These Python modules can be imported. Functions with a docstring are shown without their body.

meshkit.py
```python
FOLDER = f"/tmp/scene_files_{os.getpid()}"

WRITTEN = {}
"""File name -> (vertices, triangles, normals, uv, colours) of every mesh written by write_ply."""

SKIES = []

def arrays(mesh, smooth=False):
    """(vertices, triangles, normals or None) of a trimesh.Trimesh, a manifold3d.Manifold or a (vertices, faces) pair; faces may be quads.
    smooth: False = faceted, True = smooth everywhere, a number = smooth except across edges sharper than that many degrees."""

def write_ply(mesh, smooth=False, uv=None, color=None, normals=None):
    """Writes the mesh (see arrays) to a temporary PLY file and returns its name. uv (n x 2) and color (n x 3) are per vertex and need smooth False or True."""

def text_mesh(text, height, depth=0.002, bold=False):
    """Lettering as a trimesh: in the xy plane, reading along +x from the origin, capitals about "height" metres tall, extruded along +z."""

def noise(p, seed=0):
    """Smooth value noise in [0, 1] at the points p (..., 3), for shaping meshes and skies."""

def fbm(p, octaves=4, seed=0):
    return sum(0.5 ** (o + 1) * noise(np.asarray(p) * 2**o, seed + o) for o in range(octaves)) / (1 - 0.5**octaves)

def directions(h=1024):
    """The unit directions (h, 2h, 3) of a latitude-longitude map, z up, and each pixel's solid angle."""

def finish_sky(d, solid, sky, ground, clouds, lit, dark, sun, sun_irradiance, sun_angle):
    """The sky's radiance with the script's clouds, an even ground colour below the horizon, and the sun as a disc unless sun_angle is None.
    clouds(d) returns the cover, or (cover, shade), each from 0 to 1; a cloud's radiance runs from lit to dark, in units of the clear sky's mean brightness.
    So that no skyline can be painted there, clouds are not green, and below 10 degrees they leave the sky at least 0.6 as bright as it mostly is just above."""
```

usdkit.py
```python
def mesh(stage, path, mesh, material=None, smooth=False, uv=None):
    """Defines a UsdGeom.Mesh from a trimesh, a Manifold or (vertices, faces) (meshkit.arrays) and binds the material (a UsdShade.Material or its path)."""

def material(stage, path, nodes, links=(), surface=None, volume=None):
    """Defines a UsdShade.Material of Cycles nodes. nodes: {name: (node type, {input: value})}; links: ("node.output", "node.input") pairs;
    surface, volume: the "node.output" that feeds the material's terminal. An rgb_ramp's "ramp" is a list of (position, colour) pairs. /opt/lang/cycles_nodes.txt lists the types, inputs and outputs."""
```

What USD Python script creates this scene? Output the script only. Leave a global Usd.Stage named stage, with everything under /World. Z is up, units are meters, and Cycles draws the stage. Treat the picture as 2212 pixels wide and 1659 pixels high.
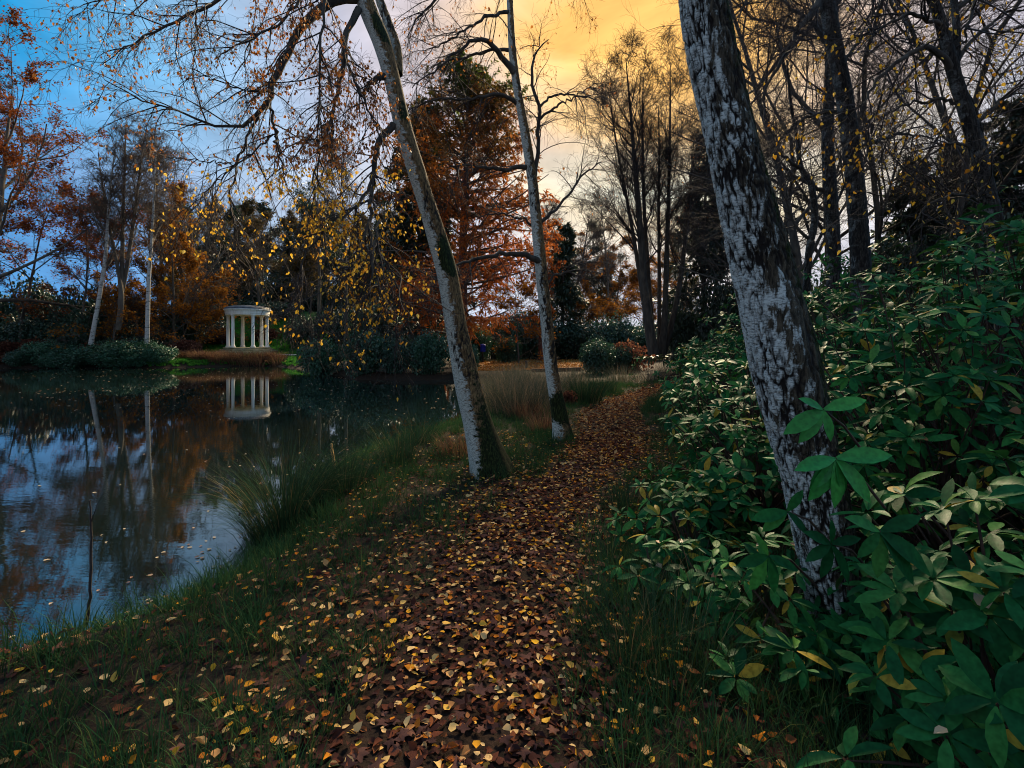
import math, numpy as np, usdkit, meshkit
from pxr import Usd, UsdGeom, UsdLux, UsdShade, Sdf, Gf, Vt

stage = Usd.Stage.CreateInMemory()
UsdGeom.SetStageUpAxis(stage, UsdGeom.Tokens.z)
UsdGeom.SetStageMetersPerUnit(stage, 1.0)
UsdGeom.Xform.Define(stage, '/World')
UsdGeom.Scope.Define(stage, '/World/Looks')

# ------------------------------------------------------------------ camera
CAM_H = 1.6
cam = UsdGeom.Camera.Define(stage, '/World/camera')
cam.AddTranslateOp().Set(Gf.Vec3d(0, 0, CAM_H))
cam.AddRotateXYZOp().Set(Gf.Vec3f(90, 0, 0))
cam.CreateHorizontalApertureAttr(36.0)
cam.CreateVerticalApertureAttr(27.0)
cam.CreateVerticalApertureOffsetAttr(-1.489)
cam.CreateFocalLengthAttr(18.0)
cam.CreateClippingRangeAttr(Gf.Vec2f(0.05, 2000))
cam.CreateExposureAttr(1.45)

# ------------------------------------------------------------------ sky and sun
SUN_AZ, SUN_EL = math.radians(17.5), math.radians(33.0)
SUN = (math.sin(SUN_AZ) * math.cos(SUN_EL), math.cos(SUN_AZ) * math.cos(SUN_EL), math.sin(SUN_EL))
SKY = 0.088
GLOW = (0.425, 0.800, 0.423)          # middle of the golden cloud, a little below and right of the sun
sky_nodes = {
    'tc': ('texture_coordinate', {}),
    'sky': ('sky_texture', {'sky_type': 'single_scattering', 'sun_disc': False, 'sun_elevation': SUN_EL, 'sun_rotation': SUN_AZ,
                            'air_density': 1.0, 'aerosol_density': 0.6, 'ozone_density': 2.0}),
    'hsv': ('hsv', {'hue': 0.49, 'saturation': 1.9, 'value': 0.34, 'fac': 1.0}),
    # angle from the sun
    'dot': ('vector_math', {'math_type': 'dot_product', 'vector2': SUN}),
    'sep': ('separate_xyz', {}),
    # cloud noise, stretched sideways
    'map': ('mapping', {'scale': (2.2, 2.2, 5.0), 'location': (1.3, 0.4, 0.2)}),
    'ns': ('noise_texture', {'scale': 1.0, 'detail': 5.0, 'roughness': 0.55, 'distortion': 0.4}),
    'nsoft': ('math', {'math_type': 'multiply_add', 'value2': 0.11, 'value3': -0.055}),
    'nlow': ('math', {'math_type': 'multiply_add', 'value2': 0.30, 'value3': -0.15}),
    'dn': ('math', {'math_type': 'add'}),
    # colour of the evening cloud sheet by angle from the sun, its unseen side brightened as added fill light (x10: the background strength is 0.1)
    'ccol': ('rgb_ramp', {'ramp': [(0.0, (2.2, 2.4, 2.9)), (0.22, (1.9, 2.4, 3.0)), (0.38, (0.6, 1.6, 3.0)), (0.47, (0.04, 1.40, 3.2)), (0.58, (0.08, 1.55, 3.3)), (0.68, (0.80, 2.1, 3.5)), (0.77, (1.65, 2.5, 3.6)), (0.87, (2.5, 2.5, 3.0)),
                                   (0.925, (3.0, 2.65, 2.75)), (0.955, (4.0, 3.0, 2.3)), (0.975, (4.7, 3.15, 1.55)), (1.0, (4.95, 2.75, 0.80))]}),
    # cover: thick toward the sun, thin toward the open blue sky
    'cov0': ('map_range', {'from_min': -1.4, 'from_max': 0.45, 'to_min': 0.0, 'to_max': 1.0, 'clamp': True}),
    'covn': ('math', {'math_type': 'multiply_add', 'value2': 0.9, 'value3': -0.45}),
    'cova': ('math', {'math_type': 'add', 'use_clamp': True}),
    'mixc': ('mix', {'mix_type': 'mix'}),
    # the clear band low under the cloud sheet: pale
    'low': ('map_range', {'range_type': 'smoothstep', 'from_min': 0.26, 'from_max': 0.40, 'to_min': 1.0, 'to_max': 0.0, 'clamp': True}),
    'lowz': ('math', {'math_type': 'add'}),
    'lowc': ('rgb_ramp', {'ramp': [(0.0, (1.0, 1.5, 2.4)), (0.40, (0.25, 1.15, 2.5)), (0.52, (0.6, 1.6, 3.2)), (0.72, (1.9, 2.5, 3.4)), (0.88, (3.2, 3.2, 3.5)), (0.935, (4.5, 3.8, 2.7)), (0.955, (4.4, 4.3, 3.5)), (0.975, (4.0, 4.6, 4.2)), (1.0, (4.1, 4.7, 4.2))]}),
    'tex': ('map_range', {'from_min': 0.30, 'from_max': 0.70, 'to_min': 0.76, 'to_max': 1.24}), 'hv': ('hsv', {'hue': 0.5, 'saturation': 1.0, 'fac': 1.0}),
    'map2': ('mapping', {'scale': (5.0, 5.0, 13.0), 'rotation': (0.0, 0.35, 0.0)}), 'ns2': ('noise_texture', {'scale': 1.0, 'detail': 6.0, 'roughness': 0.6, 'distortion': 0.6}),
    'mixl': ('mix', {'mix_type': 'mix'}),
    'bg': ('background_shader', {'strength': SKY}),
}
sky_links = [
    ('sky.color', 'hsv.color'), ('tc.generated', 'dot.vector1'), ('tc.generated', 'sep.vector'),
    ('tc.generated', 'map.vector'), ('map.vector', 'ns.vector'), ('ns.fac', 'nsoft.value1'), ('ns.fac', 'nlow.value1'),
    ('dot.value', 'dn.value1'), ('nsoft.value', 'dn.value2'), ('dn.value', 'ccol.fac'),
    ('dn.value', 'cov0.value'), ('ns.fac', 'covn.value1'), ('cov0.result', 'cova.value1'), ('covn.value', 'cova.value2'),
    ('cova.value', 'mixc.fac'), ('hsv.color', 'mixc.color1'), ('ccol.color', 'mixc.color2'),
    ('sep.z', 'lowz.value1'), ('nlow.value', 'lowz.value2'), ('lowz.value', 'low.value'), ('dn.value', 'lowc.fac'),
    ('low.result', 'mixl.fac'), ('mixc.color', 'mixl.color1'), ('lowc.color', 'mixl.color2'), ('tc.generated', 'map2.vector'), ('map2.vector', 'ns2.vector'), ('ns2.fac', 'tex.value'), ('tex.result', 'hv.value'), ('mixl.color', 'hv.color'), ('hv.color', 'bg.color'),
]
sky_mat = usdkit.material(stage, '/World/Looks/sky_look', sky_nodes, sky_links, surface='bg.background')
dome = UsdLux.DomeLight.Define(stage, '/World/sky')
UsdShade.MaterialBindingAPI.Apply(dome.GetPrim()).Bind(sky_mat)
dome.GetPrim().SetCustomDataByKey('kind', 'structure')
sun = UsdLux.DistantLight.Define(stage, '/World/sun')
sun.CreateNormalizeAttr(True)
sun.CreateIntensityAttr(1.25)
sun.CreateAngleAttr(12.0)
sun.CreateColorAttr(Gf.Vec3f(1.0, 0.80, 0.52))
sun.AddRotateXYZOp().Set(Gf.Vec3f(-(90 - math.degrees(SUN_EL)), 0, -math.degrees(SUN_AZ)))

# ------------------------------------------------------------------ helpers
# the photograph was measured in a 2212 x 1659 frame: focal 1106, centre column 1106, horizon row 738
def P(dx, dy, Y):
    return np.array([(dx - 1106.0) / 1106.0 * Y, Y, CAM_H + (738.0 - dy) / 1106.0 * Y])

def rng_(s):
    return np.random.default_rng(s)

used_names = {}
def numbered(name, parent='/World'):
    k = used_names.get((parent, name), 0)
    used_names[(parent, name)] = k + 1
    return name if k == 0 else f'{name}_{k:03d}'

def tag(prim, label=None, cat=None, group=None, kind=None):
    for k, v in (('label', label), ('category', cat), ('group', group), ('kind', kind)):
        if v:
            prim.SetCustomDataByKey(k, v)
    return prim

RND = set()
def write_rnd(m, material):
    """one random number per separate leaf or blade, as a primvar"""
    pth = material if isinstance(material, str) else str(material.GetPath())
    if pth not in RND:
        return
    from scipy.sparse import coo_matrix
    from scipy.sparse.csgraph import connected_components
    f = np.asarray(m.GetFaceVertexIndicesAttr().Get()).reshape(-1, 3); n = len(m.GetPointsAttr().Get())
    _, lab = connected_components(coo_matrix((np.ones(2 * len(f), np.int8), (np.r_[f[:, 0], f[:, 1]], np.r_[f[:, 1], f[:, 2]])), (n, n)), False)
    seed = int(np.abs(np.asarray(m.GetPointsAttr().Get()[0]) * 9973).sum()) % 99991
    v = np.random.default_rng(seed).uniform(0, 1, lab.max() + 1)[lab]
    UsdGeom.PrimvarsAPI(m).CreatePrimvar('rnd', Sdf.ValueTypeNames.FloatArray, 'vertex').Set(Vt.FloatArray.FromNumpy(v.astype(np.float32)))

class Thing:
    def __init__(self, name, label=None, cat=None, group=None, loc=(0, 0, 0), rz=0.0, sc=1.0, kind=None):
        self.path = '/World/' + numbered(name)
        x = UsdGeom.Xform.Define(stage, self.path)
        x.AddTranslateOp().Set(Gf.Vec3d(*map(float, loc)))
        x.AddRotateZOp().Set(float(rz))
        x.AddScaleOp().Set(Gf.Vec3f(*([sc] * 3 if np.ndim(sc) == 0 else map(float, sc))))
        self.prim = x.GetPrim()
        tag(self.prim, label, cat, group, kind)
    def part(self, name, vf, mat, smooth=True, label=None, kind=None, parent=None, prim=None):
        base = parent or self.path
        p = base + '/' + numbered(name, base)
        m = usdkit.mesh(stage, p, vf, mat, smooth=smooth)
        tag(m.GetPrim(), label, None, None, kind)
        write_rnd(m, mat)
        if prim:
            for k, a in prim.items():
                UsdGeom.PrimvarsAPI(m).CreatePrimvar(k, Sdf.ValueTypeNames.FloatArray, 'vertex').Set(Vt.FloatArray.FromNumpy(np.asarray(a, np.float32)))
        return p

def copy_of(src, label, cat=None, group=None, loc=(0, 0, 0), rz=0.0, sc=1.0):
    t = Thing(src.path.rsplit('/', 1)[1].split('_0')[0], label, cat or src.prim.GetCustomDataByKey('category'), group, loc, rz, sc)
    t.prim.GetReferences().AddInternalReference(src.path)
    t.prim.SetInstanceable(True)
    return t

def mesh_top(name, vf, mat, smooth=True, label=None, cat=None, group=None, kind=None):
    p = '/World/' + numbered(name)
    m = usdkit.mesh(stage, p, vf, mat, smooth=smooth)
    write_rnd(m, mat)
    tag(m.GetPrim(), label, cat, group, kind)
    return p

def join(parts):
    vs, fs, n = [], [], 0
    for v, f in parts:
        if len(v) == 0:
            continue
        vs.append(np.asarray(v, float)); fs.append(np.asarray(f, int) + n); n += len(v)
    return np.vstack(vs), np.vstack(fs)

def norm(a):
    return a / np.maximum(np.linalg.norm(a, axis=-1, keepdims=True), 1e-9)

def tubes(p, r, K=3, cap=True):
    """p (N,S,3), r (N,S): N tapering tubes of K sides as triangles."""
    p = np.asarray(p, float); r = np.asarray(r, float)
    N, S = p.shape[:2]
    t = np.empty_like(p)
    t[:, 1:-1] = p[:, 2:] - p[:, :-2]; t[:, 0] = p[:, 1] - p[:, 0]; t[:, -1] = p[:, -1] - p[:, -2]
    t = norm(t)
    ref = np.where(np.abs(t[:, :1, 2:3]) > 0.9, np.array([1.0, 0, 0]), np.array([0, 0, 1.0]))
    ref = np.broadcast_to(ref, p.shape)
    a = norm(np.cross(ref, t)); b = np.cross(t, a)
    ang = np.arange(K) / K * 2 * np.pi
    v = p[:, :, None] + r[:, :, None, None] * (np.cos(ang)[:, None] * a[:, :, None] + np.sin(ang)[:, None] * b[:, :, None])
    i = np.arange(N * S * K).reshape(N, S, K)
    q0, q1 = i[:, :-1], i[:, 1:]
    n0, n1 = np.roll(q0, -1, 2), np.roll(q1, -1, 2)
    f = np.concatenate([np.stack([q0, n0, n1], -1).reshape(-1, 3), np.stack([q0, n1, q1], -1).reshape(-1, 3)])
    if cap and K > 3:
        e = i[:, -1]
        f = np.concatenate([f] + [np.stack([e[:, 0], e[:, k], e[:, k + 1]], -1) for k in range(1, K - 1)])
    return v.reshape(-1, 3), f

def smooth_line(pts, n):
    """Catmull-Rom through pts (M,D) resampled to n."""
    pts = np.asarray(pts, float)
    from scipy.interpolate import PchipInterpolator
    d = np.concatenate([[0], np.cumsum(np.linalg.norm(np.diff(pts[:, :3], axis=0), axis=1))])
    return PchipInterpolator(d, pts)(np.linspace(0, d[-1], n))

def grow(rng, start, d, L, r, S=4, wig=0.1, trop=(0, 0, 0), taper=0.35):
    N = len(start)
    pts = np.empty((N, S + 1, 3)); pts[:, 0] = start
    d = norm(d); trop = np.asarray(trop, float)
    for s in range(S):
        d = norm(d + rng.normal(0, wig, (N, 3)) + trop * (0.5 + s / S))
        pts[:, s + 1] = pts[:, s] + d * (L / S)[:, None]
    rad = r[:, None] * (1 - (1 - taper) * np.linspace(0, 1, S + 1))[None]
    return pts, rad

def spawn(rng, pts, rad, n, t=(0.2, 1.0), ang=(30, 60)):
    N, S1 = pts.shape[:2]
    idx = np.repeat(np.arange(N), n)
    u = rng.uniform(t[0], t[1], len(idx)) * (S1 - 1)
    k = np.minimum(u.astype(int), S1 - 2); fr = (u - k)[:, None]
    a, b = pts[idx, k], pts[idx, k + 1]
    pos = a + (b - a) * fr
    tan = norm(b - a)
    rv = rng.normal(0, 1, tan.shape); perp = norm(rv - (rv * tan).sum(1, keepdims=True) * tan)
    an = np.radians(rng.uniform(ang[0], ang[1], len(idx)))[:, None]
    lr = rad[idx, k] * (1 - fr[:, 0]) + rad[idx, k + 1] * fr[:, 0]
    return pos, np.cos(an) * tan + np.sin(an) * perp, lr, u / (S1 - 1), idx

def frames(rng, N, up=None, tilt=None, ydir=None):
    """N rotation matrices with columns x,y,z; z near UP with random TILT (radians); or y along YDIR with random roll."""
    if ydir is not None:
        y = norm(ydir); rv = rng.normal(0, 1, y.shape)
        if up is not None:
            rv = up + rng.normal(0, tilt, y.shape)
        z = norm(rv - (rv * y).sum(1, keepdims=True) * y); x = np.cross(y, z)
        return np.stack([x, y, z], -1)
    z = norm(np.asarray(up, float) + rng.normal(0, 1, (N, 3)) * np.asarray(tilt).reshape(-1, 1))
    rv = rng.normal(0, 1, (N, 3)); y = norm(rv - (rv * z).sum(1, keepdims=True) * z); x = np.cross(y, z)
    return np.stack([x, y, z], -1)

def stamp(T, F, pos, R, s):
    """T (nv,3) or (N,nv,3) template stamped at pos with frames R and scale s -> merged mesh."""
    N = len(pos); T = np.broadcast_to(T, (N,) + T.shape[-2:]); nv = T.shape[1]
    v = np.einsum('nij,nvj->nvi', R, T * np.asarray(s).reshape(-1, 1, 1)) + pos[:, None]
    f = (np.asarray(F)[None] + (np.arange(N) * nv)[:, None, None]).reshape(-1, 3)
    return v.reshape(-1, 3), f

BIRCH = np.array([(0, 0, 0), (.36, .24, .06), (.30, .58, .07), (0, 1, 0), (-.30, .58, .07), (-.36, .24, .06), (0, .45, -.02)], float)
BIRCH_F = [(6, 0, 1), (6, 1, 2), (6, 2, 3), (6, 3, 4), (6, 4, 5), (6, 5, 0)]
DIA = np.array([(0, 0, 0), (.36, .5, .07), (0, 1, 0), (-.36, .5, .07)], float)
DIA_F = [(0, 1, 2), (0, 2, 3)]
def rhodo_leaf():
    t = np.array([0.0, 0.12, 0.32, 0.58, 0.82, 1.0]); w = np.array([0.02, 0.075, 0.15, 0.175, 0.115, 0.004])
    z = -0.22 * t ** 2.0
    v = np.concatenate([np.stack([-w, t, z + w * 0.25], -1), np.stack([0 * w, t, z], -1), np.stack([w, t, z + w * 0.25], -1)])
    f = []
    for i in range(5):
        for a in (0, 6):
            f += [(a + i, a + 6 + i, a + 7 + i), (a + i, a + 7 + i, a + 1 + i)]
    return v, np.array(f)
RHODO, RHODO_F = rhodo_leaf()
# lobed brown leaf (maple-like)
_a = np.radians([270, 320, 345, 10, 35, 62, 90, 118, 145, 170, 195, 220])
_r = np.array([.12, .36, .5, .30, .58, .32, .62, .32, .58, .30, .5, .36])
MAPLE = np.concatenate([[(0, .35, 0.02)], np.stack([_r * np.cos(_a), .35 + _r * np.sin(_a), 0.05 * np.sin(3 * _a)], -1)])
MAPLE_F = [(0, 1 + i, 1 + (i + 1) % 12) for i in range(12)]

# ------------------------------------------------------------------ materials
def mat(name, nodes, links, surface='p.BSDF'):
    return usdkit.material(stage, '/World/Looks/' + name, nodes, links, surface=surface)

def leaf_mat(name, ramp, rough=0.5, transl=0.35, spec=0.5, vary=0.25):
    """colour by leaf, a little by instance; translucent."""
    RND.add('/World/Looks/' + name)
    nodes = {'g': ('attribute', {'attribute': 'rnd'}), 'r': ('rgb_ramp', {'ramp': ramp}), 't': ('translucent_bsdf', {}), 'm': ('mix_closure', {'fac': transl})}
    links, col = [('g.fac', 'r.fac')], 'r.color'
    if vary > 0.1:
        nodes.update({'o': ('object_info', {}), 'v': ('map_range', {'from_min': 0, 'from_max': 1, 'to_min': 1 - vary, 'to_max': 1 + vary}), 'h': ('hsv', {'hue': 0.5, 'saturation': 1.0, 'fac': 1.0})})
        links += [('r.color', 'h.color'), ('o.random', 'v.value'), ('v.result', 'h.value')]; col = 'h.color'
    if spec > 0.3:
        nodes['p'] = ('principled_bsdf', {'roughness': rough, 'specular_ior_level': spec}); links.append((col, 'p.base_color'))
    else:
        nodes['p'] = ('diffuse_bsdf', {}); links.append((col, 'p.color'))
    return mat(name, nodes, links + [(col, 't.color'), ('p.BSDF', 'm.closure1'), ('t.BSDF', 'm.closure2')], 'm.closure')

def plain_noise(name, c1, c2, scale=6, rough=0.8, bump=0.3, stretch=(1, 1, 1), bdist=0.02, pos=(0.35, 0.65), detail=6, spec=0.3):
    return mat(name, {
        'tc': ('texture_coordinate', {}), 'mp': ('mapping', {'scale': stretch}),
        'n': ('noise_texture', {'scale': scale, 'detail': detail, 'roughness': 0.65}),
        'r': ('rgb_ramp', {'ramp': [(0, c1), (pos[0], c1), (pos[1], c2), (1, c2)]}),
        'b': ('bump', {'strength': bump, 'distance': bdist}),
        'p': ('principled_bsdf', {'roughness': rough, 'specular_ior_level': spec})},
        [('tc.object', 'mp.vector'), ('mp.vector', 'n.vector'), ('n.fac', 'r.fac'), ('r.color', 'p.base_color'), ('n.fac', 'b.height'), ('b.normal', 'p.normal')])

M = {}
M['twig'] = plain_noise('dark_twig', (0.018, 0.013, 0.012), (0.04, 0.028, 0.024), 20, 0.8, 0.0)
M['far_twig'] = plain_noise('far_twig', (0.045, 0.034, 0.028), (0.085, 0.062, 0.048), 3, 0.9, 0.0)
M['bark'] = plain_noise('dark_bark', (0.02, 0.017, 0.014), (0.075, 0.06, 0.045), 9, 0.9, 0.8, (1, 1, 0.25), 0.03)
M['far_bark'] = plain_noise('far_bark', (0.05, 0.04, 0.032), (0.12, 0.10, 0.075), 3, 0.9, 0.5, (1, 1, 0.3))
M['red_bark'] = plain_noise('red_bark', (0.06, 0.02, 0.014), (0.13, 0.045, 0.03), 9, 0.9, 0.6, (1, 1, 0.15))
M['white_birch'] = plain_noise('white_birch', (0.03, 0.025, 0.02), (0.36, 0.34, 0.30), 5.0, 0.7, 0.2, (0.7, 0.7, 2.2), 0.01, (0.36, 0.46))

def birch_bark(name, white, brown, thresh, patch=(5, 5, 7), wn=0.9):
    """papery white with brown-grey scaly patches and dark horizontal marks; 'groove' is 0 in the deep fissures, 'peel' pales the left side: bark colour mixed with painted side light, 'moss' how mossy."""
    return mat(name, {
        'tc': ('texture_coordinate', {}),
        'gr': ('attribute', {'attribute': 'groove'}), 'ms': ('attribute', {'attribute': 'moss'}), 'pl': ('attribute', {'attribute': 'peel_light'}),
        'm1': ('mapping', {'scale': patch}), 'n1': ('noise_texture', {'scale': 1.0, 'detail': 8, 'roughness': 0.68, 'distortion': 0.3}),
        'm2': ('mapping', {'scale': (34, 34, 130)}), 'n2': ('noise_texture', {'scale': 1.0, 'detail': 5, 'roughness': 0.7}),
        'm3': ('mapping', {'scale': (70, 70, 16)}), 'n3': ('noise_texture', {'scale': 1.0, 'detail': 5, 'roughness': 0.7}),
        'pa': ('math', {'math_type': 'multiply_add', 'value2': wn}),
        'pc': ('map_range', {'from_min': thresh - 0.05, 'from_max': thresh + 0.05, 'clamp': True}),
        'cw': ('rgb_ramp', {'ramp': [(0.0, [c * 0.10 for c in white]), (0.40, [c * 0.22 for c in white]), (0.46, [c * 0.70 for c in white]), (0.58, white), (1, white)]}),
        'cb': ('rgb_ramp', {'ramp': [(0.0, [c * 0.10 for c in brown]), (0.40, [c * 0.3 for c in brown]), (0.52, brown), (0.62, [c * 1.6 for c in brown]), (0.72, [c * 2.8 for c in brown]), (1, [c * 3.2 for c in brown])]}),
        'mx': ('mix', {}),
        'gv': ('mix', {'color1': (0.012, 0.010, 0.009)}), 'gg': ('map_range', {'from_min': 0.25, 'from_max': 0.75, 'clamp': True}),
        'mossn': ('math', {'math_type': 'multiply_add', 'value2': 1.2, 'value3': -0.6}), 'mosa': ('math', {'math_type': 'add'}),
        'mosr': ('map_range', {'from_min': -0.04, 'from_max': 0.06, 'clamp': True}),
        'cm': ('rgb_ramp', {'ramp': [(0.36, (0.003, 0.004, 0.002)), (0.5, (0.010, 0.015, 0.004)), (0.60, (0.030, 0.040, 0.010)), (0.7, (0.065, 0.075, 0.022))]}),
        'mm': ('mix', {}), 'ad': ('math', {'math_type': 'add'}),
        'b': ('bump', {'strength': 0.7, 'distance': 0.008}), 'p': ('principled_bsdf', {'roughness': 0.8, 'specular_ior_level': 0.12})},
        [('tc.object', 'm1.vector'), ('m1.vector', 'n1.vector'), ('tc.object', 'm2.vector'), ('m2.vector', 'n2.vector'), ('tc.object', 'm3.vector'), ('m3.vector', 'n3.vector'),
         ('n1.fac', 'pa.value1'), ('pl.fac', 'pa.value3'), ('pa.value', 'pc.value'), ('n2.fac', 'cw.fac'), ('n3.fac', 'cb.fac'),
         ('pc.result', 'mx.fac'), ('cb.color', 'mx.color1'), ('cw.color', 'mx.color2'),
         ('gr.fac', 'gg.value'), ('gg.result', 'gv.fac'), ('mx.color', 'gv.color2'),
         ('n1.fac', 'mossn.value1'), ('mossn.value', 'mosa.value1'), ('ms.fac', 'mosa.value2'), ('mosa.value', 'mosr.value'),
         ('n3.fac', 'cm.fac'), ('mosr.result', 'mm.fac'), ('gv.color', 'mm.color1'), ('cm.color', 'mm.color2'),
         ('mm.color', 'p.base_color'), ('n2.fac', 'ad.value1'), ('n3.fac', 'ad.value2'), ('ad.value', 'b.height'), ('b.normal', 'p.normal')])
M['birch_near'] = birch_bark('rugged_birch_bark', (0.50, 0.55, 0.53), (0.046, 0.038, 0.026), 1.07, (17, 17, 7), 1.2)
M['birch_mid'] = birch_bark('mossy_birch_bark', (0.46, 0.49, 0.44), (0.13, 0.080, 0.036), 0.92, (15, 15, 22), 1.0)
M['dark_near'] = birch_bark('dark_tree_bark', (0.16, 0.16, 0.15), (0.035, 0.030, 0.025), 1.0)

M['yellow_leaf'] = leaf_mat('hanging_birch_leaf', [(0, (0.40, 0.16, 0.02)), (0.3, (0.60, 0.32, 0.03)), (0.7, (0.80, 0.50, 0.05)), (1, (0.76, 0.54, 0.14))], 0.5, 0.55, 0.3, 0.05)
M['brown_leaf'] = leaf_mat('dry_birch_leaf', [(0, (0.30, 0.11, 0.025)), (0.5, (0.46, 0.18, 0.03)), (0.8, (0.36, 0.12, 0.03)), (1, (0.16, 0.06, 0.02))], 0.5, 0.4, 0.4, 0.05)
M['rust_leaf'] = leaf_mat('rust_oak_leaf', [(0, (0.14, 0.038, 0.014)), (0.5, (0.26, 0.075, 0.02)), (0.8, (0.32, 0.10, 0.022)), (1, (0.10, 0.03, 0.014))], 0.6, 0.35, 0.2)
M['orange_leaf'] = leaf_mat('orange_beech_leaf', [(0, (0.22, 0.075, 0.014)), (0.5, (0.36, 0.14, 0.02)), (0.8, (0.34, 0.17, 0.03)), (1, (0.12, 0.045, 0.015))], 0.6, 0.35, 0.2)
M['brown_crown'] = leaf_mat('olive_brown_crown_leaf', [(0, (0.085, 0.060, 0.028)), (0.5, (0.13, 0.085, 0.035)), (0.8, (0.07, 0.065, 0.03)), (1, (0.045, 0.05, 0.024))], 0.7, 0.3, 0.2)
M['ivy_leaf'] = leaf_mat('dark_ivy_leaf', [(0, (0.010, 0.022, 0.012)), (0.6, (0.022, 0.045, 0.022)), (1, (0.035, 0.055, 0.025))], 0.45, 0.15)
M['hedge_leaf'] = leaf_mat('dark_hedge_leaf', [(0, (0.010, 0.030, 0.018)), (0.6, (0.020, 0.062, 0.034)), (1, (0.034, 0.085, 0.045))], 0.42, 0.15, 0.5)
M['shrub_leaf'] = leaf_mat('green_shrub_leaf', [(0, (0.012, 0.05, 0.026)), (0.6, (0.024, 0.095, 0.045)), (1, (0.05, 0.13, 0.06))], 0.4, 0.2, 0.5)
M['fern_leaf'] = leaf_mat('dead_bracken', [(0, (0.07, 0.026, 0.020)), (0.6, (0.13, 0.050, 0.035)), (1, (0.20, 0.10, 0.055))], 0.7, 0.3, 0.2)
RND.add('/World/Looks/cypress_foliage')
M['cypress_leaf'] = mat('cypress_foliage', {
    'g': ('attribute', {'attribute': 'rnd'}), 'tc': ('texture_coordinate', {}), 'n': ('noise_texture', {'scale': 0.55, 'detail': 3}), 'sx': ('separate_xyz', {}),
    'a': ('math', {'math_type': 'multiply_add', 'value2': 0.050}), 'na': ('math', {'math_type': 'multiply_add', 'value2': 1.3, 'value3': -0.72}),
    'r': ('rgb_ramp', {'ramp': [(0.0, (0.50, 0.13, 0.02)), (0.35, (0.42, 0.115, 0.02)), (0.62, (0.30, 0.11, 0.02)), (0.80, (0.10, 0.07, 0.016)), (0.92, (0.075, 0.10, 0.018)), (1, (0.08, 0.12, 0.02))]}),
    'v': ('map_range', {'from_min': 0, 'from_max': 1, 'to_min': 0.5, 'to_max': 1.4}), 'h': ('hsv', {'fac': 1.0}),
    'p': ('principled_bsdf', {'roughness': 0.7, 'specular_ior_level': 0.2}), 't': ('translucent_bsdf', {}), 'm': ('mix_closure', {'fac': 0.35})},
    [('tc.object', 'n.vector'), ('tc.object', 'sx.vector'), ('n.fac', 'na.value1'), ('sx.z', 'a.value1'), ('na.value', 'a.value3'), ('a.value', 'r.fac'),
     ('g.fac', 'v.value'), ('v.result', 'h.value'), ('r.color', 'h.color'), ('h.color', 'p.base_color'), ('h.color', 't.color'),
     ('p.BSDF', 'm.closure1'), ('t.BSDF', 'm.closure2')], 'm.closure')
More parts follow.
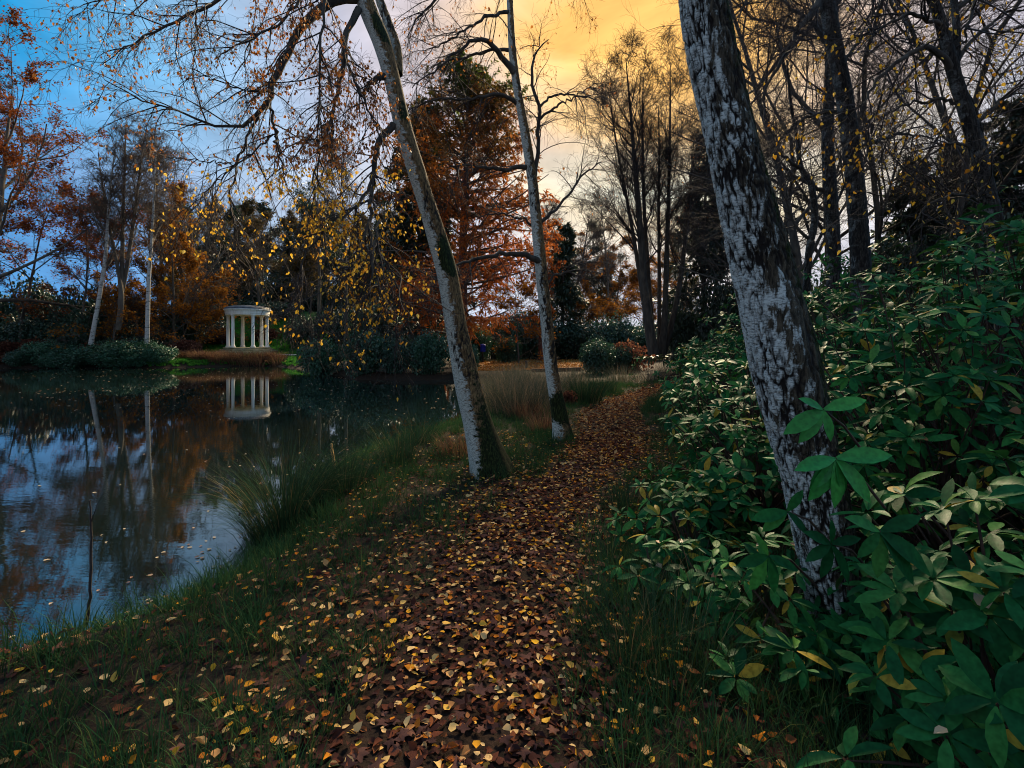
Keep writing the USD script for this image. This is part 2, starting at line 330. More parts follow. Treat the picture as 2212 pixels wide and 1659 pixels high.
def rhodo_mat(name, ramp, rough=0.5, spec=0.07):
    RND.add('/World/Looks/' + name)
    return mat(name, {
        'g': ('geometry', {}), 'at': ('attribute', {'attribute': 'rnd'}), 'r': ('rgb_ramp', {'ramp': ramp}),
        'tc': ('texture_coordinate', {}), 'n': ('noise_texture', {'scale': 60, 'detail': 3}),
        'vr': ('map_range', {'from_min': 0.3, 'from_max': 0.7, 'to_min': 0.7, 'to_max': 1.25}), 'h': ('hsv', {'fac': 1.0}),
        'bk': ('mix', {'color2': (0.05, 0.10, 0.035)}),
        'b': ('bump', {'strength': 0.15, 'distance': 0.004}),
        'p': ('principled_bsdf', {'roughness': rough, 'specular_ior_level': spec}), 't': ('translucent_bsdf', {}), 'm': ('mix_closure', {'fac': 0.14})},
        [('at.fac', 'r.fac'),
         ('tc.object', 'n.vector'), ('n.fac', 'vr.value'), ('vr.result', 'h.value'), ('r.color', 'h.color'),
         ('g.backfacing', 'bk.fac'), ('h.color', 'bk.color1'), ('bk.color', 'p.base_color'), ('h.color', 't.color'), ('n.fac', 'b.height'), ('b.normal', 'p.normal'),
         ('p.BSDF', 'm.closure1'), ('t.BSDF', 'm.closure2')], 'm.closure')
M['rhodo'] = rhodo_mat('rhododendron_leaf', [(0, (0.006, 0.055, 0.018)), (0.5, (0.012, 0.105, 0.028)), (0.85, (0.035, 0.170, 0.036)), (0.955, (0.08, 0.20, 0.04)), (0.965, (0.35, 0.26, 0.03)), (1, (0.32, 0.22, 0.03))])
M['rhodo_young'] = rhodo_mat('young_rhododendron_leaf', [(0, (0.020, 0.20, 0.035)), (1, (0.05, 0.30, 0.05))], 0.42, 0.25)
M['rhodo_stem'] = plain_noise('rhododendron_stem', (0.03, 0.018, 0.014), (0.075, 0.045, 0.03), 20, 0.8, 0.2)
LITTER = [(0, (0.030, 0.015, 0.015)), (0.28, (0.065, 0.027, 0.021)), (0.50, (0.13, 0.045, 0.026)), (0.61, (0.24, 0.085, 0.032)), (0.68, (0.46, 0.25, 0.10)), (0.80, (0.70, 0.48, 0.22)), (0.89, (0.70, 0.38, 0.035)), (0.95, (0.50, 0.17, 0.02)), (1, (0.28, 0.08, 0.02))]
M['litter'] = leaf_mat('fallen_leaf', LITTER, 0.6, 0.15, 0.25, 0.0)
M['dark_litter'] = leaf_mat('wet_brown_leaf', [(0, (0.028, 0.016, 0.018)), (0.5, (0.065, 0.034, 0.030)), (0.85, (0.11, 0.055, 0.045)), (1, (0.16, 0.075, 0.05))], 0.55, 0.05, 0.25, 0.0)
M['floating'] = leaf_mat('floating_leaf', [(0, (0.36, 0.27, 0.16)), (0.4, (0.44, 0.34, 0.20)), (0.7, (0.34, 0.15, 0.05)), (1, (0.16, 0.07, 0.03))], 0.4, 0.1, 0.5, 0.0)
M['grass'] = leaf_mat('grass_blade', [(0, (0.020, 0.055, 0.022)), (0.6, (0.035, 0.09, 0.035)), (0.88, (0.06, 0.10, 0.03)), (1, (0.18, 0.14, 0.05))], 0.6, 0.2, 0.2, 0.3)
M['rush'] = leaf_mat('rush_blade', [(0, (0.020, 0.045, 0.026)), (0.6, (0.032, 0.072, 0.038)), (0.90, (0.045, 0.080, 0.035)), (0.95, (0.20, 0.15, 0.07)), (1, (0.26, 0.19, 0.09))], 0.55, 0.10, 0.2, 0.2)
M['pale_rush'] = leaf_mat('pale_rush_blade', [(0, (0.03, 0.045, 0.034)), (0.5, (0.07, 0.08, 0.058)), (0.80, (0.13, 0.115, 0.085)), (1, (0.30, 0.21, 0.14))], 0.7, 0.15, 0.15, 0.2)
M['sedge'] = leaf_mat('brown_sedge_blade', [(0, (0.07, 0.032, 0.022)), (0.5, (0.16, 0.08, 0.05)), (0.8, (0.28, 0.17, 0.09)), (1, (0.10, 0.085, 0.035))], 0.75, 0.2, 0.2, 0.2)
M['clearing_leaf'] = leaf_mat('clearing_leaf', [(0, (0.22, 0.07, 0.02)), (0.5, (0.46, 0.19, 0.035)), (0.8, (0.52, 0.28, 0.06)), (1, (0.20, 0.08, 0.03))], 0.7, 0.2, 0.2, 0.0)
M['path_leaf'] = leaf_mat('far_path_leaf', [(0, (0.05, 0.02, 0.017)), (0.45, (0.15, 0.05, 0.026)), (0.7, (0.28, 0.11, 0.045)), (0.88, (0.52, 0.30, 0.12)), (1, (0.48, 0.19, 0.03))], 0.7, 0.1, 0.15, 0.0)
M['lawn_blade'] = leaf_mat('lawn_blade', [(0, (0.035, 0.15, 0.022)), (0.6, (0.06, 0.23, 0.035)), (1, (0.10, 0.27, 0.045))], 0.6, 0.3, 0.3, 0.2)

# ------------------------------------------------------------------ terrain
POND = np.array([(-3.08, 3.08), (-5, 2.3), (-9, 1.6), (-16, 2), (-30, 8), (-46, 20), (-50, 33), (-37, 36.4), (-30, 37.0), (-24.8, 37.4), (-22, 39.4),
                 (-18.2, 39.6), (-16.4, 37.4), (-13.6, 34), (-11.8, 29.3), (-9.2, 28.2), (-8, 25.4), (-5, 24.8), (-2.4, 25.2), (-0.4, 25.3), (0.7, 23.8), (0.1, 20.5),
                 (-0.8, 17.5), (-0.95, 14.2), (-0.95, 11.6), (-1.55, 10.9), (-2.1, 9.4), (-2.75, 7.6), (-2.62, 5.5), (-2.28, 4.2), (-2.55, 3.55)], float)
WATER = -0.30
def pond_dist(x, y):
    """positive on land, negative in the pond"""
    p = np.stack([np.ravel(x), np.ravel(y)], -1)
    best = np.full(len(p), 1e9); inside = np.zeros(len(p), bool)
    for a, b in zip(POND, np.roll(POND, -1, 0)):
        e = b - a
        t = np.clip(((p - a) @ e) / (e @ e), 0, 1)
        best = np.minimum(best, np.linalg.norm(p - a - t[:, None] * e, axis=1))
        c = (a[1] > p[:, 1]) != (b[1] > p[:, 1])
        xs = a[0] + (p[:, 1] - a[1]) / (e[1] if abs(e[1]) > 1e-9 else 1e-9) * e[0]
        inside ^= c & (p[:, 0] < xs)
    return np.where(inside, -best, best).reshape(np.shape(x))
def sst(a, b, x):
    t = np.clip((x - a) / (b - a), 0, 1); return t * t * (3 - 2 * t)
PATH = np.array([(-0.40, -4, .55), (-0.36, 0, .55), (-0.20, 2.4, .52), (0.10, 4.3, .52), (0.62, 5.6, .50), (1.18, 6.8, .48), (1.68, 8.6, .60), (2.08, 10.9, .64), (2.9, 13.4, .55), (4.6, 16.6, .6), (7.5, 20, .6), (12, 23, .6)], float)
_pl = smooth_line(np.c_[PATH[:, :2], np.zeros(len(PATH)), PATH[:, 2]], 240)
def path_off(x, y):
    """distance outside the path's edge (negative on it)"""
    p = np.stack([np.ravel(x), np.ravel(y)], -1)
    out = np.full(len(p), 1e9)
    for q in _pl[::2]:
        out = np.minimum(out, np.hypot(p[:, 0] - q[0], p[:, 1] - q[1]) - q[3])
    return out.reshape(np.shape(x))
def height(x, y, path=True):
    x, y = np.asarray(x, float), np.asarray(y, float)
    d = pond_dist(x, y)
    P3 = np.stack([x, y, 0 * x], -1)
    land = 0.05 * (meshkit.noise(P3 * 0.8, 1) - 0.5) + 0.035 * (meshkit.noise(P3 * 2.7, 2) - 0.5)
    land = land + np.minimum(2.2, 0.17 * np.maximum(0, x - 1.3 - 0.22 * np.maximum(y - 4, 0)) ** 1.15) * sst(-6, 2, y) * (1 - 0.6 * sst(12, 24, y))
    far = np.maximum(0, y - 38)
    lawn = 0.026 * np.minimum(far, 9) + 0.24 * np.maximum(0, y - 49) * 1.0
    hill = np.minimum(lawn, 5.0 + 0.02 * far)
    hill = 0.03 * np.minimum(far, 30) + (hill - 0.03 * np.minimum(far, 30)) * sst(-0.74, -0.60, x / np.maximum(y, 1.0))
    gentle = 0.012 * far + 0.10 * np.maximum(0, y - 47)
    gentle = np.minimum(gentle, 3.0 + 0.02 * far)
    wl = sst(-4, -12, x)
    land = land + (hill * wl + gentle * (1 - wl)) * sst(0, 8, d) * sst(36, 44, y)
    land = land + 0.18 * sst(36, 38, y) * sst(0, 2.2, d) * sst(-14, -18, x)
    land = land + 0.02 * np.maximum(0, -x - 54) + 0.02 * np.maximum(0, np.abs(x) - 30) * sst(30, 60, y)
    edge = -0.37 + (land + 0.37) * sst(-0.1, 0.85, d)
    h = np.where(d < 0, -0.37 - 1.1 * sst(0, 2.5, -d), edge)
    if path:
        h = h - 0.03 * sst(0.15, -0.1, path_off(x, y)) * (y < 30)
    return h
def hz(x, y):
    return float(height(np.array([x]), np.array([y]))[0])

rr = np.concatenate([[0.0], np.geomspace(0.35, 420, 300)])
ta = np.linspace(0, 2 * np.pi, 360, endpoint=False)
gx, gy = rr[:, None] * np.sin(ta), 2.0 + rr[:, None] * np.cos(ta)
gz = height(gx, gy)
gv = np.stack([gx, gy, gz], -1).reshape(-1, 3)
ii = np.arange(len(rr) * len(ta)).reshape(len(rr), len(ta))
q0, q1 = ii[:-1], ii[1:]; n0, n1 = np.roll(q0, -1, 1), np.roll(q1, -1, 1)
gf = np.concatenate([np.stack([q0, n1, n0], -1).reshape(-1, 3), np.stack([q0, q1, n1], -1).reshape(-1, 3)])
M['ground'] = mat('ground_soil', {
    'g': ('geometry', {}), 'sx': ('separate_xyz', {}),
    'n': ('noise_texture', {'scale': 0.9, 'detail': 8, 'roughness': 0.7}), 'n2': ('noise_texture', {'scale': 14, 'detail': 6, 'roughness': 0.7}),
    'soil': ('rgb_ramp', {'ramp': [(0.3, (0.012, 0.009, 0.008)), (0.5, (0.026, 0.018, 0.013)), (0.64, (0.05, 0.032, 0.018)), (0.78, (0.085, 0.048, 0.022))]}),
    'grass': ('rgb_ramp', {'ramp': [(0.3, (0.012, 0.050, 0.012)), (0.55, (0.022, 0.085, 0.018)), (0.7, (0.045, 0.11, 0.025)), (0.8, (0.16, 0.12, 0.03))]}),
    'yr': ('map_range', {'from_min': 40.6, 'from_max': 41.8, 'clamp': True}), 'xr': ('map_range', {'from_min': -8.5, 'from_max': -10, 'clamp': True}),
    'mk': ('math', {'math_type': 'multiply'}), 'mx': ('mix', {}),
    'b': ('bump', {'strength': 0.7, 'distance': 0.03}), 'p': ('principled_bsdf', {'roughness': 0.95, 'specular_ior_level': 0.1})},
    [('g.position', 'n.vector'), ('g.position', 'n2.vector'), ('g.position', 'sx.vector'), ('n2.fac', 'soil.fac'), ('n2.fac', 'grass.fac'),
     ('sx.y', 'yr.value'), ('sx.x', 'xr.value'), ('yr.result', 'mk.value1'), ('xr.result', 'mk.value2'), ('mk.value', 'mx.fac'),
     ('soil.color', 'mx.color1'), ('grass.color', 'mx.color2'), ('mx.color', 'p.base_color'), ('n2.fac', 'b.height'), ('b.normal', 'p.normal')])
mesh_top('ground', (gv, gf), M['ground'], True, kind='structure')

# footpath: a trodden strip a few millimetres above the soil
pc, pw = _pl[:, :2], _pl[:, 3]
tn = norm(np.gradient(pc, axis=0)); nn = np.stack([tn[:, 1], -tn[:, 0]], -1)
uu = np.linspace(-1, 1, 13)
wob = 1 + 0.16 * (meshkit.noise(np.c_[pc * 1.7, np.zeros(len(pc))], 5) - 0.5)[:, None] * np.sign(uu)[None]
pp = pc[:, None] + nn[:, None] * (uu[None] * pw[:, None] * wob)[..., None]
pz = height(pp[..., 0], pp[..., 1], path=False) - 0.024 + 0.02 * np.abs(uu)[None] ** 2 - 0.012 * (np.abs(uu) > 0.99)
pv = np.concatenate([pp, pz[..., None]], -1).reshape(-1, 3)
pi = np.arange(len(pv)).reshape(len(pc), 13)
pf = np.concatenate([np.stack([pi[:-1, :-1], pi[:-1, 1:], pi[1:, 1:]], -1).reshape(-1, 3), np.stack([pi[:-1, :-1], pi[1:, 1:], pi[1:, :-1]], -1).reshape(-1, 3)])
M['path'] = plain_noise('trodden_mud', (0.010, 0.007, 0.006), (0.030, 0.018, 0.013), 18, 0.9, 0.8, (1, 1, 1), 0.02, spec=0.05)
footpath = mesh_top('footpath', (pv, pf), M['path'], True, kind='structure')

# water
M['water'] = mat('pond_water', {
    'g': ('geometry', {}), 'm1': ('mapping', {'scale': (1.6, 5.0, 1)}), 'n1': ('noise_texture', {'scale': 1.0, 'detail': 4, 'roughness': 0.6}),
    'm2': ('mapping', {'scale': (0.12, 0.10, 1)}), 'n2': ('noise_texture', {'scale': 1.0, 'detail': 2}),
    'k': ('map_range', {'from_min': 0.38, 'from_max': 0.66, 'to_min': 0.10, 'to_max': 1.0, 'clamp': True}), 'ml': ('math', {'math_type': 'multiply'}),
    'b': ('bump', {'strength': 0.35, 'distance': 0.005}),
    'p': ('principled_bsdf', {'base_color': (0.003, 0.006, 0.005), 'roughness': 0.01, 'ior': 2.1, 'specular_ior_level': 0.5})},
    [('g.position', 'm1.vector'), ('m1.vector', 'n1.vector'), ('g.position', 'm2.vector'), ('m2.vector', 'n2.vector'), ('n2.fac', 'k.value'),
     ('n1.fac', 'ml.value1'), ('k.result', 'ml.value2'), ('ml.value', 'b.height'), ('b.normal', 'p.normal')])
wx, wy = np.meshgrid(np.linspace(-52, 3, 56), np.linspace(0, 44, 45))
wv = np.stack([wx, wy, np.full_like(wx, WATER)], -1).reshape(-1, 3)
wi = np.arange(len(wv)).reshape(wx.shape)
wf = np.concatenate([np.stack([wi[:-1, :-1], wi[:-1, 1:], wi[1:, 1:]], -1).reshape(-1, 3), np.stack([wi[:-1, :-1], wi[1:, 1:], wi[1:, :-1]], -1).reshape(-1, 3)])
pond = mesh_top('pond_water', (wv, wf), M['water'], False, kind='structure')

# ------------------------------------------------------------------ temple (open rotunda on the far bank)
def lathe(prof, n=64):
    prof = np.asarray(prof, float)
    a = np.linspace(0, 2 * np.pi, n, endpoint=False)
    v = np.stack([prof[:, 0, None] * np.cos(a), prof[:, 0, None] * np.sin(a), np.broadcast_to(prof[:, 1, None], (len(prof), n))], -1).reshape(-1, 3)
    i = np.arange(len(prof) * n).reshape(len(prof), n)
    a0, a1 = i[:-1], i[1:]; b0, b1 = np.roll(a0, -1, 1), np.roll(a1, -1, 1)
    return v, np.concatenate([np.stack([a0, b0, b1], -1).reshape(-1, 3), np.stack([a0, b1, a1], -1).reshape(-1, 3)])

M['temple'] = mat('weathered_white_stone', {
    'g': ('geometry', {}), 'sx': ('separate_xyz', {}), 'tc': ('texture_coordinate', {}), 'so': ('separate_xyz', {}),
    'n': ('noise_texture', {'scale': 3.5, 'detail': 8, 'roughness': 0.7}), 'mp': ('mapping', {'scale': (3, 3, 0.5)}), 'n2': ('noise_texture', {'scale': 2.0, 'detail': 5}),
    'r': ('rgb_ramp', {'ramp': [(0.2, (0.46, 0.42, 0.34)), (0.40, (0.74, 0.70, 0.62)), (0.6, (0.84, 0.82, 0.76)), (1, (0.86, 0.85, 0.80))]}),
    'zr': ('map_range', {'from_min': 0.05, 'from_max': 0.55, 'to_min': 0.75, 'to_max': 0.0, 'clamp': True}), 'zn': ('math', {'math_type': 'multiply'}),
    'mx': ('mix', {'color2': (0.20, 0.19, 0.07)}),
    'b': ('bump', {'strength': 0.25, 'distance': 0.02}), 'p': ('principled_bsdf', {'roughness': 0.75, 'specular_ior_level': 0.3})},
    [('tc.object', 'mp.vector'), ('mp.vector', 'n2.vector'), ('g.position', 'n.vector'), ('n2.fac', 'r.fac'), ('tc.object', 'so.vector'),
     ('so.z', 'zr.value'), ('zr.result', 'zn.value1'), ('n.fac', 'zn.value2'), ('zn.value', 'mx.fac'), ('r.color', 'mx.color1'),
     ('mx.color', 'p.base_color'), ('n.fac', 'b.height'), ('b.normal', 'p.normal')])
M['step'] = plain_noise('mossy_step_stone', (0.16, 0.15, 0.07), (0.40, 0.34, 0.22), 2.5, 0.85, 0.4, (1, 1, 2.0))
M['lead'] = plain_noise('dark_roof_lead', (0.025, 0.03, 0.04), (0.085, 0.095, 0.11), 2.2, 0.5, 0.5)
TY = 48.0
tx = (535 - 1106) / 1106 * TY
tz = P(535, 750, TY)[2] - 0.51            # foot of the lowest step
temple = Thing('garden_temple', 'white round open garden temple with six columns on the far bank', 'temple', None, (tx, TY, tz), 0.0, (0.87, 0.87, 1.0))
for k, (R0, z0) in enumerate(((2.95, 0.0), (2.62, 0.17), (2.32, 0.34))):
    temple.part('step', lathe([(0.01, z0 - (0.6 if k == 0 else -0.002)), (R0, z0 - (0.6 if k == 0 else -0.002)), (R0, z0 + 0.13), (R0 + 0.035, z0 + 0.135), (R0 + 0.035, z0 + 0.165), (R0 + 0.01, z0 + 0.17), (0.01, z0 + 0.17)], 72), M['step'], 30)
CB, CH = 0.51, 2.98
for k in range(6):
    a = math.radians(-45 + 60 * k - 90 + 27.3)
    cx, cy = 1.93 * math.cos(a), 1.93 * math.sin(a)
    zs = np.linspace(0, 1, 12)
    ent = 0.185 - 0.034 * zs ** 1.6
    sh = lathe(np.c_[ent, CB + 0.16 + zs * (CH - 0.36)], 28); sh[0][:, :2] += (cx, cy)
    pth = temple.part('column', sh, M['temple'], True)
    bs = lathe([(0.01, CB), (0.27, CB), (0.27, CB + 0.06), (0.235, CB + 0.065), (0.25, CB + 0.09), (0.245, CB + 0.12), (0.205, CB + 0.135), (0.20, CB + 0.165), (0.18, CB + 0.17)], 28); bs[0][:, :2] += (cx, cy)
    temple.part('column_base', bs, M['temple'], 30, parent=pth)
    c0 = CB + CH - 0.21
    cp = lathe([(0.15, c0), (0.175, c0 + 0.02), (0.16, c0 + 0.035), (0.165, c0 + 0.08), (0.22, c0 + 0.13), (0.245, c0 + 0.14), (0.245, c0 + 0.205), (0.01, c0 + 0.207)], 28); cp[0][:, :2] += (cx, cy)
    temple.part('capital', cp, M['temple'], 30, parent=pth)
e0 = CB + CH
temple.part('entablature', lathe([(1.72, e0 + 0.002), (2.13, e0 + 0.002), (2.13, e0 + 0.14), (2.16, e0 + 0.145), (2.16, e0 + 0.30), (2.185, e0 + 0.31), (2.185, e0 + 0.38), (2.15, e0 + 0.385), (1.72, e0 + 0.385), (1.72, e0 + 0.002)], 96), M['temple'], 30)
temple.part('cornice', lathe([(1.70, e0 + 0.388), (2.20, e0 + 0.388), (2.26, e0 + 0.45), (2.30, e0 + 0.46), (2.30, e0 + 0.52), (2.27, e0 + 0.535), (1.70, e0 + 0.535)], 96), M['temple'], 30)
temple.part('ceiling', lathe([(0.01, e0 + 0.30), (1.715, e0 + 0.30), (1.715, e0 + 0.33), (0.01, e0 + 0.33)], 64), M['temple'], 30)
rv, rf = lathe([(2.22, e0 + 0.538), (2.26, e0 + 0.56), (2.22, e0 + 0.66), (2.0, e0 + 0.76), (1.4, e0 + 0.86), (0.7, e0 + 0.92), (0.01, e0 + 0.94)], 96)
rv[:, 2] += 0.05 * (meshkit.noise(rv * 4, 9) - 0.5)
temple.part('roof', (rv, rf), M['lead'], True)
# pale stone slab lying by the steps
lx0, lx1 = P(604, 764, 44)[0], P(640, 764, 44)[0]
def box(x0, x1, y0, y1, z0, z1, b=0.015):
    import manifold3d as m3
    pts = [[x, y, z] for x in (x0 + b, x1 - b) for y in (y0 + b, y1 - b) for z in (z0, z1)] + [[x, y, z] for x in (x0, x1) for y in (y0 + b, y1 - b) for z in (z0 + b, z1 - b)] + [[x, y, z] for x in (x0 + b, x1 - b) for y in (y0, y1) for z in (z0 + b, z1 - b)]
    m = m3.Manifold.hull_points(np.array(pts, float)).to_mesh()
    return m.vert_properties[:, :3], m.tri_verts
zl = P(604, 765, 44)[2]
tslab = Thing('stone_bench', 'low pale stone slab on the lawn right of the temple steps', 'stone slab', None, (lx0, 44, zl))
tslab.part('slab', box(0, lx1 - lx0, -0.25, 0.25, -0.09, 0.0), M['temple'], False)
for xx in (0.2, lx1 - lx0 - 0.4):
    tslab.part('support', box(xx, xx + 0.2, -0.2, 0.2, -0.75, -0.093), M['temple'], False)

# ------------------------------------------------------------------ tree prototypes
def wood_tree(seed, H, r0, L0, wig=0.05, stems=1, tlo=0.3, leaf=None, leaf_n=0, leaf_s=0.1, droop=0.0, ang=(35, 65), fall=0.55, nb=16, ratio=(0.5, 0.45, 0.5), ns=(6, 6, 4), upw=0.06, twig_r=0.012, lean=(0, 0), leaf_t=(0.0, 1.0), bthick=1.0, clump=0.36, cl_f=0.55, flat=0.9):
    """returns dict of merged meshes: trunk, branches, twigs, leaves"""
    rng = rng_(seed)
    st = np.zeros((stems, 3)); st[:, :2] += rng.normal(0, r0 * (0.9 if stems > 1 else 0), (stems, 2))
    d = np.tile([lean[0], lean[1], 1.0], (stems, 1)) + np.c_[rng.normal(0, 0.10 if stems > 1 else 0.0, (stems, 2)), np.zeros(stems)]
    st[:, 2] = -0.35
    tp, tr = grow(rng, st, d, np.full(stems, H) * rng.uniform(0.85, 1.0, stems), np.full(stems, r0) * (rng.uniform(0.7, 1.0, stems)), 12, wig, (0, 0, 0.06), 0.14)
    tr[:, 0] *= 1.5
    out = {'trunk': tubes(tp, tr, 9)}
    pos, dr, lr, t, _ = spawn(rng, tp, tr, nb, (tlo, 0.98), ang)
    dr[:, 2] += 0.15
    L = L0 * (1 - fall * np.clip((t - tlo) / (1 - tlo), 0, 1)) * rng.uniform(0.65, 1.15, len(t))
    b0p, b0r = grow(rng, pos, dr, L, np.minimum(lr * 0.62, (0.03 + 0.016 * L) * bthick), 6, 0.13, (0, 0, upw), 0.3)
    pos, dr, lr, t, idx = spawn(rng, b0p, b0r, ns[0], (0.2, 1.0), (30, 60))
    L1 = L[idx] * ratio[0] * (1.1 - 0.5 * t) * rng.uniform(0.6, 1.2, len(t))
    b1p, b1r = grow(rng, pos, dr, L1, np.maximum(lr * 0.6, twig_r * 1.2), 5, 0.14, (0, 0, upw - droop * 0.5), 0.4)
    out['branches'] = join([tubes(b0p, b0r, 5), tubes(b1p, b1r, 4)])
    pos, dr, lr, t, idx = spawn(rng, b1p, b1r, ns[1], (0.15, 1.0), (25, 60))
    L2 = L1[idx] * ratio[1] * rng.uniform(0.5, 1.3, len(t)) + 0.12
    b2p, b2r = grow(rng, pos, dr, L2, np.maximum(lr * 0.6, twig_r), 3, 0.17, (0, 0, 0.03 - droop), 0.5)
    pos, dr, lr, t, idx = spawn(rng, b2p, b2r, ns[2], (0.1, 1.0), (20, 60))
    L3 = L2[idx] * ratio[2] * rng.uniform(0.5, 1.3, len(t)) + 0.1
    b3p, b3r = grow(rng, pos, dr, L3, np.full(len(t), twig_r * 0.75), 2, 0.2, (0, 0, -droop), 0.5)
    out['twigs'] = join([tubes(b2p, b2r, 3), tubes(b3p, b3r, 3)])
    if leaf_n:
        k = rng.integers(0, len(b3p), leaf_n); u = rng.uniform(0, 1, leaf_n)[:, None]
        q = b3p[k, 0] * (1 - u) + b3p[k, -1] * u + rng.normal(0, leaf_s * 0.7, (leaf_n, 3))
        z = q[:, 2] / q[:, 2].max()
        keep = (z > leaf_t[0]) & (z < leaf_t[1]) & (meshkit.noise(q * cl_f * np.array([1, 1, 1.6]), seed) > clump)
        q = q[keep]
        out['leaves'] = stamp(DIA, DIA_F, q, frames(rng, len(q), (0, 0, 1), np.full(len(q), flat)), leaf_s * rng.uniform(0.6, 1.3, len(q)))
    out['H'] = float(tp[:, -1, 2].max())
    return out

protos = {}
def place_tree(kind, build, mats, name, label, dx, Y, top=None, H=None, rz=None, group=None, dz=0.0, wide=1.0, cat='tree', x=None):
    """kind: prototype key; build(): meshes; stands at column dx of depth Y, its top at row `top` or of height H"""
    x = (dx - 1106) / 1106 * Y if x is None else x
    z = hz(x, Y) + dz
    if kind not in protos:
        protos[kind] = [build(), None]
    g, src = protos[kind]
    if H is None:
        H = P(dx, top, Y)[2] - z
    s = H / g['H']
    rz = (hash_(x, Y) * 360) if rz is None else rz
    sc = (s * wide, s * wide, s)
    if src is None:
        t = Thing(name, label, cat, group, (x, Y, z), rz, sc)
        for k in ('trunk', 'branches', 'twigs', 'leaves', 'stems', 'foliage', 'fronds', 'blades'):
            if k in g:
                t.part(k, g[k], mats[k], k not in ('leaves', 'foliage', 'fronds', 'blades'), kind='stuff' if k not in ('trunk', 'branches', 'stems') else None)
        protos[kind][1] = t
    else:
        t = copy_of(src, label, cat, group, (x, Y, z), rz, sc)
    return t
def hash_(x, y):
    return (math.sin(x * 12.9898 + y * 78.233) * 43758.5453) % 1.0

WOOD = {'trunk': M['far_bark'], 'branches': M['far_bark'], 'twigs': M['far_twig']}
DARK = {'trunk': M['bark'], 'branches': M['bark'], 'twigs': M['twig']}
def W(leaf=None, base=WOOD):
    return dict(base, leaves=M[leaf]) if leaf else base
bare_a = lambda: wood_tree(11, 18, 0.26, 7.0, nb=18, twig_r=0.016)
bare_b = lambda: wood_tree(12, 18, 0.22, 5.2, wig=0.07, nb=20, ang=(30, 55), twig_r=0.016, tlo=0.35)
slim_birch = lambda: wood_tree(13, 17, 0.17, 3.8, wig=0.045, nb=22, ang=(25, 45), twig_r=0.012, tlo=0.32, droop=0.05, upw=0.08, fall=0.5)
oak_rust = lambda: wood_tree(14, 18, 0.36, 8.5, wig=0.09, nb=20, tlo=0.22, ang=(45, 80), leaf_n=38000, leaf_s=0.125, twig_r=0.013, fall=0.5, bthick=0.8, clump=0.46, cl_f=0.6, flat=0.6)
tree_rust = lambda: wood_tree(15, 13, 0.17, 5.2, wig=0.07, nb=16, tlo=0.25, ang=(40, 70), leaf_n=11000, leaf_s=0.16, twig_r=0.012, clump=0.46, cl_f=0.7, flat=0.6)
beech_orange = lambda: wood_tree(16, 12, 0.18, 4.6, wig=0.06, nb=24, tlo=0.08, ang=(50, 85), leaf_n=30000, leaf_s=0.17, twig_r=0.013, fall=0.6, clump=0.50, cl_f=0.8, flat=0.5)
beech_small = lambda: wood_tree(26, 5.2, 0.06, 2.9, wig=0.07, nb=18, tlo=0.08, ang=(55, 88), leaf_n=7000, leaf_s=0.15, twig_r=0.009, fall=0.6, clump=0.50, cl_f=1.1, flat=0.5, ns=(5, 5, 4))
wood_ivy = lambda: wood_tree(17, 18, 0.24, 5.0, wig=0.05, nb=22, tlo=0.12, ang=(35, 65), leaf_n=16000, leaf_s=0.30, twig_r=0.016)
wood_brown = lambda: wood_tree(18, 18, 0.24, 5.8, wig=0.06, nb=20, tlo=0.2, leaf_n=11000, leaf_s=0.26, twig_r=0.018)
near_bare = lambda: wood_tree(19, 15, 0.13, 5.2, wig=0.06, nb=17, tlo=0.15, ang=(35, 70), bthick=0.45, twig_r=0.0042, ns=(7, 7, 6), ratio=(0.5, 0.42, 0.55))
near_bare2 = lambda: wood_tree(20, 15, 0.11, 4.4, wig=0.10, nb=16, tlo=0.12, ang=(40, 75), bthick=0.45, twig_r=0.0040, ns=(7, 7, 6), ratio=(0.55, 0.42, 0.5), upw=0.03)

# ---- shrubs
def blob_shrub(seed, n, leaf_s, lumps=9, stems=14, T=DIA, F=DIA_F, tilt=0.6, core=0.55):
    """unit-height mound 1 m tall, 2 m wide"""
    rng = rng_(seed)
    a = rng.uniform(0, 2 * np.pi, lumps); rad = rng.uniform(0.1, 0.62, lumps)
    c = np.stack([rad * np.cos(a), rad * np.sin(a), rng.uniform(0.25, 0.62, lumps)], -1)
    R = rng.uniform(0.17, 0.42, lumps); R = np.minimum(R, 1.0 - c[:, 2])
    k = rng.integers(0, lumps, n)
    d = norm(rng.normal(0, 1, (n, 3)))
    q = c[k] + d * (R[k] * (core + (1.04 - core) * rng.uniform(0, 1, n) ** 0.4 + 0.35 * (rng.uniform(0, 1, n) < 0.10) * rng.uniform(0, 1, n)))[:, None]
    q[:, 2] = np.abs(q[:, 2])
    upv = norm(d * 0.8 + [0, 0, 0.55])
    fr = frames(rng, n, upv, np.full(n, tilt))
    out = {'foliage': stamp(T, F, q, fr, leaf_s * rng.uniform(0.6, 1.25, n))}
    kk = rng.integers(0, lumps, stems)
    s0 = np.c_[rng.normal(0, 0.12, (stems, 2)), np.full(stems, -0.1)]
    d0 = norm(c[kk] + rng.normal(0, 0.1, (stems, 3)) - s0)
    sp, sr = grow(rng, s0, d0, np.linalg.norm(c[kk] - s0, axis=1) * 1.15, np.full(stems, 0.016), 5, 0.12, (0, 0, 0.03), 0.4)
    out['stems'] = tubes(sp, sr, 4)
    out['H'] = 1.0
    return out
hedge_a = lambda: blob_shrub(31, 9000, 0.060, 18)
hedge_b = lambda: blob_shrub(32, 9000, 0.058, 20)
shrub_a = lambda: blob_shrub(33, 6000, 0.085, 9, T=RHODO[[0, 3, 9, 15, 5]] if False else DIA)
